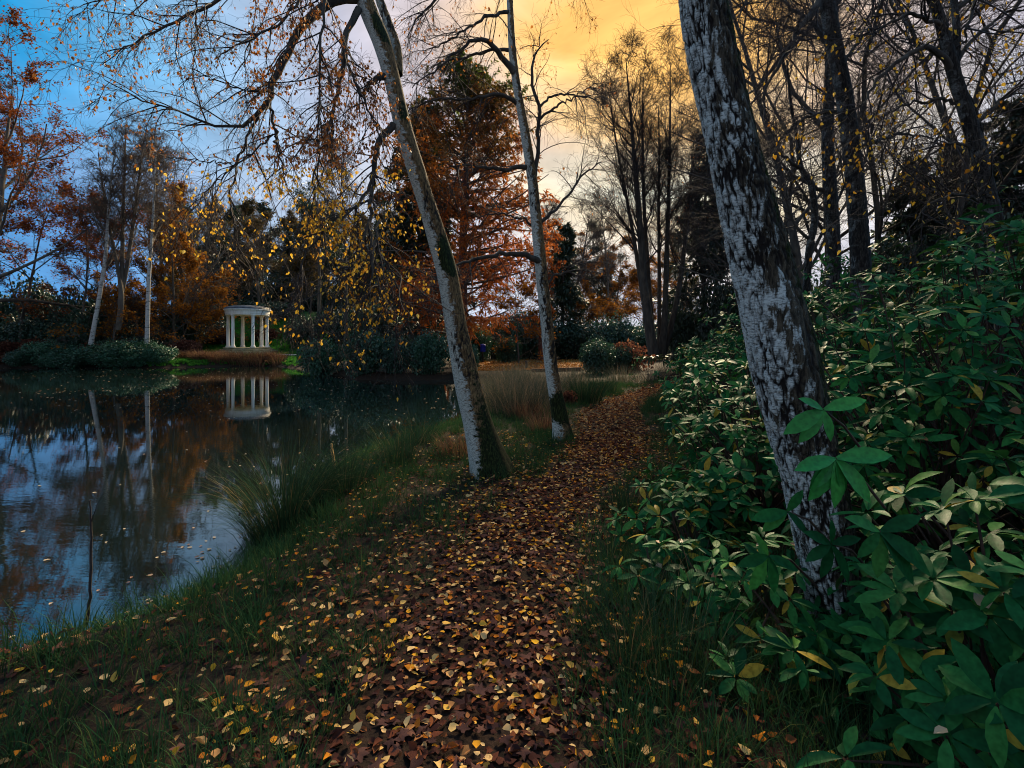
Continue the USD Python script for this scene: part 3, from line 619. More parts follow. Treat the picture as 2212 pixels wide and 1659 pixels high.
bracken_f = lambda: blob_shrub(34, 3600, 0.11, 16, tilt=1.0)
orange_f = lambda: blob_shrub(35, 5200, 0.070, 12, tilt=0.8, core=0.3)
SH = lambda leaf: {'foliage': M[leaf], 'stems': M['twig']}

# ------------------------------------------------------------------ trees beyond the water
G_HILL = 'bare woodland trees on the hill behind the temple'
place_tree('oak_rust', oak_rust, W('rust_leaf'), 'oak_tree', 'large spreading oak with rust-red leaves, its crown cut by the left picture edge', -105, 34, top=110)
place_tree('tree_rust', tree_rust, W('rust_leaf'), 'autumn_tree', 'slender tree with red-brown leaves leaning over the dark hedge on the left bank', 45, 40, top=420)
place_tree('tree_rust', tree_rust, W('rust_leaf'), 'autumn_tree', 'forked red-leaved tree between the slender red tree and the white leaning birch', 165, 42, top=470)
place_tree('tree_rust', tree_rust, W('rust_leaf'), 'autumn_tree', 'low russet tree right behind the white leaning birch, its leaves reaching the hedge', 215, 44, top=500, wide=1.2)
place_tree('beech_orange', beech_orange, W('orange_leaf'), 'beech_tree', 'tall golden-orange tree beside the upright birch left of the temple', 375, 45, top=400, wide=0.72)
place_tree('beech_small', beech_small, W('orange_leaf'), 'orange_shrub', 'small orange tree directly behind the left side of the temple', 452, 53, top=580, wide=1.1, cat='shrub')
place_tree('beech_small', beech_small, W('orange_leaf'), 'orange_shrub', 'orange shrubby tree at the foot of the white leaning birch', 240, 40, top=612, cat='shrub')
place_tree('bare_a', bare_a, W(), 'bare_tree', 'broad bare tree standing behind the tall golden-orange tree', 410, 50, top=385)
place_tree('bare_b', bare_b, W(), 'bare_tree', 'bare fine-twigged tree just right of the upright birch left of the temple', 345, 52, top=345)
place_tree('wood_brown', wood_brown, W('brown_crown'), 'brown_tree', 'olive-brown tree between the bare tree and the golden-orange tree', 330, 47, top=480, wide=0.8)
rngT = rng_(77)
for k in range(30):
    dx = 410 + 17 * k + rngT.uniform(-9, 9); Y = rngT.uniform(66, 105)
    top = rngT.uniform(448, 490) + (25 if dx > 860 else 0)
    kind = ('wood_ivy', 'wood_brown', 'bare_b', 'bare_a')[(0, 1, 2, 0, 3, 1, 0, 2)[k % 8]]
    bd = {'wood_ivy': wood_ivy, 'wood_brown': wood_brown, 'bare_b': bare_b, 'bare_a': bare_a}[kind]
    lab = {'wood_ivy': 'dark ivy-clad tree in the wood on the hill behind the temple', 'wood_brown': 'brown-crowned tree in the wood on the hill behind the temple',
           'bare_b': 'bare tree in the wood on the hill behind the temple', 'bare_a': 'bare tree in the wood on the hill behind the temple'}[kind]
    place_tree(kind, bd, W('ivy_leaf' if kind == 'wood_ivy' else 'brown_crown') if kind.startswith('wood') else W(), {'wood_ivy': 'ivy_tree', 'wood_brown': 'brown_tree'}.get(kind, 'bare_tree'), lab, dx, Y, top=top,
               group={'wood_ivy': 'dark ivy-clad trees on the hill behind the temple', 'wood_brown': 'brown trees on the hill behind the temple'}.get(kind, G_HILL))
# birches of the left bank: their own trunks
def line_tree(name, label, cat, stems, bark, branch_n, L0, twig_r, seed, leaf=None, leaf_n=0, leaf_s=0.05, tlo=0.35, droop=0.08, ang=(25, 50), twigmat=None, ns=(6, 5, 4), K=14, upw=0.06, group=None):
    """stems: list of (display polyline [(dx,dy,Y)...], [width px...]) measured in the picture, each given its depth"""
    rng = rng_(seed)
    base = stems[0][0][0]
    o = P(*base)
    t = Thing(name, label, cat, group, o)
    allp = []
    for pts, wd in stems:
        a = np.array([np.r_[P(*p) - o, w * p[2] / 1106 / 2] for p, w in zip(pts, wd)])
        a = smooth_line(a, 40)
        allp.append(a)
        t.part('trunk', tubes(a[None, :, :3], a[None, :, 3], K), bark)
    tp = np.stack([a[:, :3] for a in allp]); tr = np.stack([a[:, 3] for a in allp])
    pos, dr, lr, tt, _ = spawn(rng, tp, tr, branch_n, (tlo, 1.0), ang)
    dr[:, 2] += 0.25
    L = L0 * (1.15 - 0.7 * tt) * rng.uniform(0.6, 1.2, len(tt))
    b0p, b0r = grow(rng, pos, dr, L, np.minimum(lr * 0.5, 0.012 + 0.012 * L), 6, 0.12, (0, 0, upw), 0.3)
    pos, dr, lr, tt, idx = spawn(rng, b0p, b0r, ns[0], (0.2, 1.0), (30, 60))
    L1 = L[idx] * 0.5 * rng.uniform(0.5, 1.2, len(tt))
    b1p, b1r = grow(rng, pos, dr, L1, np.maximum(lr * 0.55, twig_r * 1.3), 4, 0.14, (0, 0, 0.02 - droop * 0.5), 0.45)
    t.part('branches', join([tubes(b0p, b0r, 5), tubes(b1p, b1r, 4)]), twigmat or M['far_bark'], kind='stuff')
    pos, dr, lr, tt, idx = spawn(rng, b1p, b1r, ns[1], (0.1, 1.0), (25, 60))
    L2 = L1[idx] * 0.45 * rng.uniform(0.5, 1.3, len(tt)) + 0.1
    b2p, b2r = grow(rng, pos, dr, L2, np.full(len(tt), twig_r), 3, 0.16, (0, 0, -droop), 0.5)
    pos, dr, lr, tt, idx = spawn(rng, b2p, b2r, ns[2], (0.1, 1.0), (20, 60))
    L3 = L2[idx] * 0.5 * rng.uniform(0.5, 1.3, len(tt)) + 0.08
    b3p, b3r = grow(rng, pos, dr, L3, np.full(len(tt), twig_r * 0.75), 2, 0.18, (0, 0, -droop), 0.5)
    t.part('twigs', join([tubes(b2p, b2r, 3), tubes(b3p, b3r, 3)]), twigmat or M['far_twig'], kind='stuff')
    if leaf_n:
        k = rng.integers(0, len(b3p), leaf_n); u = rng.uniform(0, 1, leaf_n)[:, None]
        q = b3p[k, 0] * (1 - u) + b3p[k, -1] * u + rng.normal(0, leaf_s * 0.4, (leaf_n, 3))
        t.part('leaves', stamp(DIA, DIA_F, q, frames(rng, leaf_n, ydir=np.c_[rng.normal(0, 0.6, (leaf_n, 2)), np.full(leaf_n, -1.0)]), leaf_s * rng.uniform(0.6, 1.2, leaf_n)), M[leaf], False, kind='stuff')
    return t
line_tree('birch_tree', 'leaning white-barked birch on the left bank in front of orange leaves', 'tree', [([(196, 745, 38), (206, 690, 38), (218, 620, 38), (229, 540, 38), (233, 470, 38), (240, 390, 38), (252, 300, 38)], [10, 8.5, 7.5, 6.5, 5, 3.5, 1.2])], M['white_birch'], 30, 3.6, 0.011, 201)
line_tree('birch_tree', 'three-stemmed grey birch right of the leaning white birch on the left bank', 'tree', [([(254, 712, 39), (262, 640, 39), (258, 600, 39), (240, 510, 39), (226, 430, 39), (212, 330, 39)], [11, 10, 7, 6, 4, 1.5]),
    ([(258, 660, 39.2), (263, 600, 39.2), (265, 500, 39.2), (268, 400, 39.2), (272, 265, 39.2)], [8, 8, 7, 5, 1.5]), ([(258, 655, 39.4), (270, 600, 39.4), (284, 510, 39.4), (296, 420, 39.4), (312, 290, 39.4)], [8, 8, 7, 5, 1.5])], M['far_bark'], 22, 3.6, 0.011, 202)
line_tree('birch_tree', 'upright white-barked birch nearest the temple on the left bank', 'tree', [([(318, 742, 38.5), (319, 680, 38.5), (321, 610, 38.5), (326, 540, 38.5), (332, 440, 38.5), (338, 300, 38.5)], [9.5, 8.5, 7.5, 6, 4, 1.2])], M['white_birch'], 34, 3.4, 0.011, 203)

# swamp cypress: tall rust cone with green tip
def cypress(H=19.5, seed=41):
    rng = rng_(seed)
    tp, tr = grow(rng, np.array([[0, 0, -0.4]]), np.array([[0, 0, 1.0]]), np.array([H]), np.array([0.42]), 14, 0.015, (0, 0, 0.02), 0.08)
    n = 230
    t = rng.uniform(0.10, 0.985, n) ** 0.9
    u = t * 14; k = np.minimum(u.astype(int), 13)
    pos = tp[0][k] + (tp[0][k + 1] - tp[0][k]) * (u - k)[:, None]
    az = rng.uniform(0, 2 * np.pi, n)
    prof = np.interp(t, [0, 0.12, 0.3, 0.55, 0.75, 0.9, 1.0], [4.6, 6.0, 6.2, 5.6, 4.5, 3.0, 1.0]) * rng.uniform(0.72, 1.10, n)
    el = np.interp(t, [0, 0.5, 1], [0.0, 0.18, 0.7])
    d = np.stack([np.cos(az) * np.cos(el), np.sin(az) * np.cos(el), np.sin(el)], -1)
    bp, br = grow(rng, pos, d, prof, 0.02 + 0.012 * prof, 6, 0.07, (0, 0, 0.03), 0.25)
    p1, d1, lr, tt, idx = spawn(rng, bp, br, 11, (0.18, 1.0), (35, 65))
    L1 = prof[idx] * 0.34 * (1.15 - 0.7 * tt) * rng.uniform(0.6, 1.2, len(tt)) + 0.15
    sp, sr = grow(rng, p1, d1, L1, np.full(len(tt), 0.012), 3, 0.12, (0, 0, -0.08), 0.5)
    p2, d2, lr, tt, idx = spawn(rng, sp, sr, 24, (0.05, 1.0), (35, 70))
    keep = meshkit.noise(p2 * 0.8, 7) > 0.22
    p2, d2 = p2[keep], d2[keep]
    d2[:, 2] -= 0.45
    n2 = len(p2)
    strip = np.array([(-.09, 0, 0), (.09, 0, 0), (.15, .5, .05), (.03, 1, -.1), (-.15, .5, .05)], float)
    out = {'trunk': tubes(tp, tr, 10), 'branches': tubes(bp, br, 4), 'twigs': tubes(sp, sr, 3),
           'foliage': stamp(strip, [(0, 1, 2), (0, 2, 4), (4, 2, 3)], p2, frames(rng, n2, ydir=d2, up=np.array([0, 0, 1.0]), tilt=0.5), 0.25 * rng.uniform(0.5, 1.3, n2)), 'H': H}
    return out
place_tree('cypress', cypress, dict(WOOD, trunk=M['red_bark'], foliage=M['cypress_leaf']), 'swamp_cypress', 'tall cone-shaped rust-orange conifer with green tip behind the two leaning birches', 1000, 33, top=140, rz=30)
# second, lower green-brown peak at its left
def fir(H=12, seed=43, n=150, wmax=2.9, leaf=0.42, dens=14):
    rng = rng_(seed)
    tp, tr = grow(rng, np.array([[0, 0, -0.4]]), np.array([[0, 0, 1.0]]), np.array([H]), np.array([0.22]), 12, 0.02, (0, 0, 0.02), 0.06)
    t = rng.uniform(0.06, 0.985, n); u = t * 12; k = np.minimum(u.astype(int), 11)
    pos = tp[0][k] + (tp[0][k + 1] - tp[0][k]) * (u - k)[:, None]
    az = rng.uniform(0, 2 * np.pi, n)
    L = wmax * (1.02 - t) ** 0.75 * rng.uniform(0.6, 1.15, n) + 0.15
    d = np.stack([np.cos(az), np.sin(az), np.full(n, 0.05)], -1)
    bp, br = grow(rng, pos, d, L, 0.012 + 0.010 * L, 5, 0.06, (0, 0, -0.05), 0.3)
    p1, d1, lr, tt, idx = spawn(rng, bp, br, 8, (0.15, 1.0), (40, 70))
    d1[:, 2] *= 0.3
    L1 = L[idx] * 0.35 * (1.1 - 0.6 * tt) + 0.1
    sp, sr = grow(rng, p1, d1, L1, np.full(len(tt), 0.008), 3, 0.1, (0, 0, -0.10), 0.5)
    p2, d2, lr, tt, idx = spawn(rng, sp, sr, dens, (0.0, 1.0), (30, 60))
    d2[:, 2] -= 0.25
    keep = meshkit.noise(p2 * 0.9, 3) > 0.28
    p2, d2 = p2[keep], d2[keep]
    strip = np.array([(-.07, 0, 0), (.07, 0, 0), (.11, .5, .04), (.0, 1, -.1), (-.11, .5, .04)], float)
    return {'trunk': tubes(tp, tr, 8), 'branches': tubes(bp, br, 4), 'twigs': tubes(sp, sr, 3),
            'foliage': stamp(strip, [(0, 1, 2), (0, 2, 4), (4, 2, 3)], p2, frames(rng, len(p2), ydir=d2, up=np.array([0, 0, 1.0]), tilt=0.4), leaf * rng.uniform(0.6, 1.3, len(p2))), 'H': H}
FIRM = dict(DARK, foliage=M['ivy_leaf'])
place_tree('fir', fir, FIRM, 'conifer', 'dark green conifer whose tip shows left of the rust conifer behind the leaning birch', 905, 38, top=205)
place_tree('fir', fir, FIRM, 'conifer', 'broad dark conifer at the right picture edge behind the rhododendrons', 2185, 13, top=190, wide=1.25)
place_tree('fir', fir, FIRM, 'conifer', 'dark conifer between the two bare dark trunks on the right', 1960, 16, top=330, wide=1.2)
place_tree('fir', fir, FIRM, 'conifer', 'small dark conifer low behind the slim leaning birch', 1215, 46, top=470, wide=0.9)
place_tree('fir', fir, FIRM, 'conifer', 'dark conifer just left of the big rugged birch trunk', 1520, 25, top=255, wide=0.85)
place_tree('fir', fir, FIRM, 'conifer', 'dark conifer low behind the rhododendrons, third from the right edge', 2060, 17, top=300, wide=1.2)
# pine behind the yellow leaves
def pine(seed=45):
    rng = rng_(seed); H = 17.0
    tp, tr = grow(rng, np.array([[0, 0, -0.4]]), np.array([[0, 0, 1.0]]), np.array([H]), np.array([0.30]), 12, 0.03, (0, 0, 0.02), 0.25)
    n = 20; t = rng.uniform(0.55, 1.0, n); u = t * 12; k = np.minimum(u.astype(int), 11)
    pos = tp[0][k] + (tp[0][k + 1] - tp[0][k]) * (u - k)[:, None]
    az = rng.uniform(0, 2 * np.pi, n)
    d = np.stack([np.cos(az), np.sin(az), np.full(n, 0.35)], -1)
    bp, br = grow(rng, pos, d, rng.uniform(1.6, 3.4, n) * (1.35 - 0.6 * t), np.full(n, 0.06), 5, 0.12, (0, 0, 0.08), 0.4)
    c = np.repeat(bp[:, -1], 330, 0) + rng.normal(0, 1, (n * 330, 3)) * (0.62, 0.62, 0.30)
    return {'trunk': tubes(tp, tr, 8), 'branches': tubes(bp, br, 4), 'H': H + 0.6,
            'foliage': stamp(DIA * (0.5, 1, 1), DIA_F, c, frames(rng, len(c), (0, 0, 1), np.full(len(c), 1.0)), 0.34 * rng.uniform(0.6, 1.3, len(c)))}
place_tree('pine', pine, dict(WOOD, foliage=M['hedge_leaf']), 'pine_tree', 'dark green pine with layered crown rising behind the hanging yellow leaves', 690, 58, top=415)
place_tree('bare_b', bare_b, W(), 'bare_tree', 'pale stout bare trunk between the pine and the leaning birch', 745, 47, top=360)
for k, (dx, Y, top, kind) in enumerate([(640, 60, 470, 'wood_brown'), (800, 58, 500, 'wood_ivy'), (850, 62, 520, 'wood_brown'), (1190, 64, 520, 'wood_brown'), (1260, 60, 540, 'beech_orange'), (1330, 66, 520, 'beech_orange'), (1390, 62, 560, 'beech_orange'),
                                        (1240, 52, 470, 'bare_a'), (1320, 50, 440, 'bare_b'), (1180, 56, 450, 'bare_b'), (1450, 58, 545, 'beech_orange'), (1290, 72, 500, 'wood_ivy'), (1500, 60, 520, 'wood_brown')]):
    bd, lf, nm = {'wood_brown': (wood_brown, 'brown_crown', 'brown_tree'), 'wood_ivy': (wood_ivy, 'ivy_leaf', 'ivy_tree'), 'beech_orange': (beech_orange, 'orange_leaf', 'beech_tree'), 'bare_a': (bare_a, None, 'bare_tree'), 'bare_b': (bare_b, None, 'bare_tree')}[kind]
    lab = ['brown tree behind the pine on the slope right of the temple', 'dark ivy-clad tree behind the hanging yellow leaves', 'brown tree close to the left of the rust conifer', 'brown tree right of the rust conifer, behind the slim birch',
           'orange tree behind the clearing, just right of the slim birch', 'orange tree behind the clearing, middle one of the orange row', 'orange tree close to the left of the dark alder stems', 'wide bare tree over the clearing right of the slim birch',
           'bare tree nearest the left of the dark alder stems', 'bare tree showing between the rust conifer and the slim birch', 'orange tree seen between and behind the dark alder stems', 'dark ivy-clad tree far behind the orange row', 'brown tree behind the conifer left of the big rugged birch'][k]
    place_tree(kind, bd, W(lf), nm, lab, dx, Y, top=top)
# red-brown straight trunk behind the slim birch
line_tree('redwood_tree', 'straight red-brown trunk hidden in part by the slim birch beyond the clearing', 'tree', [([(1172, 778, 38), (1172, 700, 38), (1173, 600, 38), (1174, 500, 38)], [20, 16, 12, 6])], M['red_bark'], 14, 2.5, 0.016, 210, 'rust_leaf', 3000, 0.2, tlo=0.3)
# alders: clump of dark stems with fans of fine branches
line_tree('alder_tree', 'left alder of the dark multi-stemmed pair, with a tall feathery bare crown', 'tree', [
    ([(1412, 765, 22), (1400, 690, 22), (1390, 600, 22), (1382, 480, 22), (1372, 360, 22), (1362, 240, 22), (1352, 130, 22)], [24, 20, 16, 13, 10, 6, 1.5]),
    ([(1408, 765, 22.3), (1388, 640, 22.3), (1370, 520, 22.3), (1352, 420, 22.3), (1330, 300, 22.3), (1316, 200, 22.3)], [12, 9, 8, 6, 4, 1.5]),
    ([(1414, 765, 22.6), (1398, 560, 22.6), (1390, 400, 22.6), (1388, 280, 22.6), (1390, 165, 22.6)], [12, 9, 7, 5, 1.5])], M['bark'], 26, 3.0, 0.0062, 211, 'brown_leaf', 900, 0.06, tlo=0.30, droop=-0.03, ang=(35, 55), ns=(7, 6, 4), upw=0.10, twigmat=M['twig'])
line_tree('alder_tree', 'right alder of the dark multi-stemmed pair, next to the dark conifer', 'tree', [
    ([(1428, 765, 22.5), (1436, 690, 22.5), (1440, 560, 22.5), (1444, 430, 22.5), (1447, 300, 22.5), (1448, 135, 22.5)], [20, 13, 11, 8, 5, 1.5]),
    ([(1425, 765, 22.8), (1424, 600, 22.8), (1423, 450, 22.8), (1424, 330, 22.8), (1422, 230, 22.8)], [11, 8, 6, 4, 1.5]),
    ([(1432, 765, 22.8), (1462, 650, 22.8), (1478, 540, 22.8), (1490, 420, 22.8), (1500, 280, 22.8)], [15, 11, 9, 6, 1.5])], M['bark'], 22, 2.6, 0.0062, 212, 'brown_leaf', 700, 0.06, tlo=0.35, droop=-0.03, ang=(35, 55), ns=(7, 6, 4), upw=0.10, twigmat=M['twig'])
# bare trees of the right-hand thicket
for k, (dx, Y, H, kind) in enumerate([(1655, 20, 13, 'near_bare'), (1690, 15, 14, 'near_bare2'), (1745, 12.5, 13, 'near_bare'), (1900, 15, 15, 'near_bare2'), (1795, 17, 17, 'near_bare'), (2030, 13, 13, 'near_bare2'), (2130, 16, 16, 'near_bare')]):
    bd = near_bare if kind == 'near_bare' else near_bare2
    lab = ['bare tangled tree close to the left edge of the big rugged birch', 'crooked bare tree directly right of the big rugged birch', 'thin bare tree between the big rugged birch and the straight dark trunk', 'bare crooked tree between the straight dark trunk and the leaning dark trunk',
           'tall bare tree right behind the straight dark trunk', 'bare crooked tree behind the leaning dark trunk', 'bare tree behind the conifer at the right edge'][k]
    place_tree(kind, bd, DARK, 'thicket_tree', lab, dx, Y, H=H)

# ------------------------------------------------------------------ shrubs beyond the water
def shrub(kind, bd, leaf, name, label, dx, Y, width_px, top, group=None, cat='shrub', dz=-0.22, dx_depth=None):
    x = (dx - 1106) / 1106 * Y; z = hz(x, Y) + dz
    Hh = P(dx, top, Y)[2] - z; w = width_px / 1106 * Y / 2
    key = kind + leaf
    if key not in protos:
        protos[key] = [bd(), None]
    g, src = protos[key]
    rz = hash_(x, Y) * 360
    sc = (w, w, Hh)
    if src is None:
        t = Thing(name, label, cat, group, (x, Y, z), rz, sc)
        t.part('stems', g['stems'], M['twig'])
        t.part('foliage', g['foliage'], M[leaf], False, kind='stuff')
        protos[key][1] = t
    else:
        t = copy_of(src, label, cat, group, (x, Y, z), rz, sc)
    return t
for k, (dx, Y, w, top) in enumerate([(-60, 43, 170, 615), (20, 44, 150, 618), (95, 46, 170, 590), (180, 45, 170, 600), (265, 47, 170, 625), (345, 48, 170, 640), (420, 52, 160, 650), (150, 42, 130, 665), (40, 41, 150, 670), (290, 43, 130, 690), (-40, 40, 120, 700)]):
    shrub('hedge', hedge_a, 'hedge_leaf', 'rhododendron_hedge', ['dark evergreen hedge bush cut by the left picture edge', 'tall dark hedge bush under the slender leaning red-leaved tree, second from the left edge', 'highest dark hedge bush of the left bank, under the forked red-leaved tree', 'tall dark hedge bush left of the leaning white birch',
      'dark hedge bush behind the three-stemmed grey birch', 'dark hedge bush behind the upright white birch', 'dark hedge bush between the golden tree and the temple', 'dark hedge bush in front of the forked red-leaved tree', 'dark hedge bush in front of the slender leaning red-leaved tree', 'lower dark hedge bush behind the foot of the three-stemmed grey birch', 'lower dark hedge bush at the left picture edge above the bracken'][k], dx, Y, w, top)
for k in range(12):
    shrub('hedge', hedge_a, 'hedge_leaf', 'rhododendron_hedge', 'dark undergrowth bush below the trees of the hill behind the temple', 420 + 44 * k, 76 + 9 * hash_(k, 3), 120, 612 - 40 * hash_(k, 7), 'dark undergrowth bushes of the wood on the hill')
for k, (dx, Y, w, top) in enumerate([(100, 37.4, 110, 730), (165, 37.2, 130, 742), (235, 37.6, 130, 733), (300, 37.9, 130, 728), (348, 38.3, 100, 742), (50, 37.3, 90, 752), (265, 37.4, 120, 752), (135, 37.1, 120, 756)]):
    shrub('bank', hedge_b, 'shrub_leaf', 'bank_bush', ['low green bank bush second from the left picture edge', 'low green bank bush left of the foot of the leaning white birch', 'low green bank bush before the foot of the three-stemmed grey birch', 'low green bank bush before the foot of the upright white birch', 'low green bank bush nearest the brown sedge before the temple',
      'leftmost low green bank bush beside the red bracken', 'lowest green bank bush at the water before the three-stemmed grey birch', 'lowest green bank bush at the water left of the leaning white birch'][k], dx, Y, w, top)
for k, (dx, Y, w, top, lab) in enumerate([(10, 38.5, 110, 730, 'red-brown bracken clump at the left picture edge by the water'), (70, 40, 110, 722, 'red-brown bracken clump under the slender red tree'), (205, 39.3, 60, 733, 'reddish bracken clump at the foot of the leaning white birch'),
                                          (395, 42.5, 90, 726, 'dark red bracken clump left of the lawn beside the temple'), (360, 40.2, 60, 742, 'low red bracken between the bank bushes and the lawn'), (470, 53, 90, 700, 'dark red bracken behind the left columns of the temple'), (575, 55, 70, 705, 'dark bracken seen between the temple columns'),
                                          (1362, 28, 140, 726, 'red-brown bracken spread left of the alder stems'), (20, 37.6, 90, 762, 'low red-brown growth at the water edge far left'), (1225, 13, 60, 835, 'brown dead fern behind the slim birch trunk')]):
    shrub('bracken', bracken_f, 'fern_leaf', 'bracken', lab, dx, Y, w, top, cat='bracken')
for k, (dx, Y, w, top, lab) in enumerate([(420, 49, 90, 640, 'orange shrub between the golden tree and the temple'), (480, 52, 70, 610, 'bright orange shrub just left of the temple roof'), (300, 42, 80, 640, 'orange shrub behind the foot of the upright birch'),
                                          (1120, 37, 150, 600, 'rust-orange low growth right of the rust conifer'), (1250, 48, 150, 640, 'rusty shrub behind the clearing right of the slim birch'), (1340, 46, 120, 650, 'rusty shrub nearest the left of the alder stems')]):
    place_tree('beech_small', beech_small, W('orange_leaf'), 'orange_shrub', lab, dx, Y, top=top, cat='shrub')
for k, (dx, Y, w, top, lab, lf) in enumerate([
    (695, 28.6, 125, 722, 'rounded green bush at the water right of the temple', 'shrub_leaf'), (790, 26.4, 130, 704, 'green bush over the water, second to the right of the temple', 'shrub_leaf'), (860, 26.2, 120, 716, 'dark green bush over the water left of the leaning birch', 'hedge_leaf'),
    (930, 26.2, 130, 706, 'large green bush over the water touching the leaning birch trunk', 'shrub_leaf'), (1005, 26.6, 90, 730, 'green bush partly behind the leaning birch trunk', 'shrub_leaf'), (655, 52, 110, 676, 'dark bush on the lawn slope right of the temple', 'hedge_leaf'),
    (730, 50, 130, 650, 'tall dark bush on the slope behind the rounded green bush', 'hedge_leaf'), (820, 48, 150, 640, 'tall dark bush behind the hanging yellow leaves', 'hedge_leaf'), (600, 66, 150, 650, 'dark bush at the wood edge behind the temple', 'hedge_leaf'), (520, 68, 150, 645, 'dark bush at the wood edge behind the left of the temple', 'hedge_leaf'),
    (920, 46, 150, 650, 'dark bush behind the leaning birch under the rust conifer', 'hedge_leaf'), (1098, 39, 80, 722, 'rounded glossy bush behind the orange clearing, left of the slim birch', 'shrub_leaf'), (1035, 40, 90, 700, 'dark bush behind the leaning birch trunk by the blue bin', 'shrub_leaf'), (1150, 44, 150, 668, 'dark bush behind the slim birch beyond the clearing', 'hedge_leaf'),
    (1240, 44, 150, 680, 'dark bush behind the clearing right of the slim birch', 'hedge_leaf'), (1320, 42, 140, 672, 'dark spreading bush left of the alders', 'hedge_leaf'), (1400, 40, 140, 690, 'dark bush behind the alder stems', 'hedge_leaf'), (1293, 25.5, 112, 722, 'rounded green bush at the right end of the orange clearing', 'hedge_leaf'),
    (1338, 27, 90, 742, 'low bush right behind the rounded green bush at the clearing', 'hedge_leaf'), (1490, 24, 130, 640, 'dark evergreen bush right of the alder stems', 'ivy_leaf'), (1560, 22, 170, 580, 'tall dark evergreen thicket left of the big rugged birch', 'ivy_leaf'), (1068, 44, 90, 680, 'dark bush right of the leaning birch trunk behind the clearing', 'hedge_leaf'), (1120, 47, 120, 655, 'dark bush under the rust growth behind the clearing', 'hedge_leaf'),
    (1700, 20, 190, 560, 'dark evergreen thicket behind the big rugged birch', 'ivy_leaf'), (1830, 16, 190, 540, 'dark evergreen thicket behind the straight dark trunk', 'ivy_leaf'), (1980, 14, 230, 480, 'dark evergreen thicket behind the leaning dark trunk', 'ivy_leaf'), (2140, 12, 260, 440, 'dark evergreen thicket at the right picture edge', 'ivy_leaf')]):
    shrub('evergreen', hedge_b, lf, 'evergreen_bush', lab, dx, Y, w, top)

# ------------------------------------------------------------------ near trees
def bark_trunk(pts, widths, K, S, amp, freq, seed, moss=None, peel_light0=0.40, lit_left=0.13, flare=0.0, gthr=0.3, base=None, wob=0.0):
    """trunk through picture points (dx,dy,depth) with widths in picture pixels; returns mesh and bark attributes"""
    a = np.array([np.r_[P(*p), w * p[2] / 1106 / 2] for p, w in zip(pts, widths)])
    a = smooth_line(a, S)
    c, R = a[:, :3], a[:, 3]
    v, f = tubes(c[None], R[None], K)
    v3 = v.reshape(S, K, 3)
    d = (v3 - c[:, None]) / R[:, None, None]
    s = np.concatenate([[0], np.cumsum(np.linalg.norm(np.diff(c, axis=0), axis=1))])
    q = np.concatenate([d[..., :2] * R.mean() * freq[0], np.broadcast_to((s * freq[1])[:, None, None], (S, K, 1))], -1)
    fb = 0.5 * meshkit.noise(q, seed) + 0.3 * meshkit.noise(q * 2.1, seed + 1) + 0.2 * meshkit.noise(q * 4.3, seed + 2)
    fb2 = 0.6 * meshkit.noise(q * 1.9 + 7.3, seed + 5) + 0.4 * meshkit.noise(q * 4.1, seed + 6)
    n2 = meshkit.noise(q * (0.22, 0.22, 0.30), seed + 3)
    fiss = np.clip(np.minimum(np.abs(fb - 0.5) / 0.085, 0.25 + np.abs(fb2 - 0.5) / 0.10), 0, 1)   # 0 along the fissure lines
    rough = sst(gthr, gthr + 0.2, n2 + 0.12 * d[..., 0])         # where the bark is cracked at all
    groove = 1 - rough * (1 - fiss)
    lump = (meshkit.noise(q * 0.35, seed + 4) - 0.5)
    r2 = 1 + (amp * (groove - 1) + 0.35 * amp * (fb - 0.5) + wob * lump) / R[:, None]
    if flare:
        th = np.arctan2(d[..., 1], d[..., 0])
        r2 = r2 + flare * (np.exp(-s / 0.30)[:, None] * (0.6 + 0.4 * np.cos(5 * th + seed)))
    v3 = c[:, None] + d * (R[:, None] * r2)[..., None]
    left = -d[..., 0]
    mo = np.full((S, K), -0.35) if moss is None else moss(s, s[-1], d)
    return (v3.reshape(-1, 3), f), {'groove': groove.ravel(), 'moss': mo.ravel(), 'peel_light': (peel_light0 + lit_left * left).ravel()}, a  # left paler, right browner: bark tone with side light painted in

def twigs_on(rng, limbs, dens, L2, L3, L4, r2, droop, n3=6, n4=4, t0=0.15, ang=(30, 65)):
    P2, R2 = [], []
    for a in limbs:
        ln = np.linalg.norm(np.diff(a[:, :3], axis=0), axis=1).sum()
        n = max(2, int(ln * dens))
        pos, d, lr, t, _ = spawn(rng, a[None, :, :3], a[None, :, 3], n, (t0, 1.0), ang)
        d[:, 2] -= droop * 2
        L = rng.uniform(*L2, n) * (1.1 - 0.35 * t)
        p, r = grow(rng, pos, d, L, np.minimum(lr * 0.6, r2 * 2.2) + r2 * 0.5, 7, 0.13, (0, 0, -droop), 0.35)
        P2.append(p); R2.append(r)
    p2, r2a = np.vstack(P2), np.vstack(R2)
    pos, d, lr, t, idx = spawn(rng, p2, r2a, n3, (0.12, 1.0), (25, 60))
    d[:, 2] -= droop
    p3, r3 = grow(rng, pos, d, rng.uniform(*L3, len(t)), np.full(len(t), r2 * 0.7), 4, 0.16, (0, 0, -droop * 1.5), 0.5)
    pos, d, lr, t, idx = spawn(rng, p3, r3, n4, (0.1, 1.0), (25, 60))
    p4, r4 = grow(rng, pos, d, rng.uniform(*L4, len(t)), np.full(len(t), r2 * 0.5), 2, 0.18, (0, 0, -droop * 2), 0.6)
    return p2, r2a, p3, r3, p4, r4

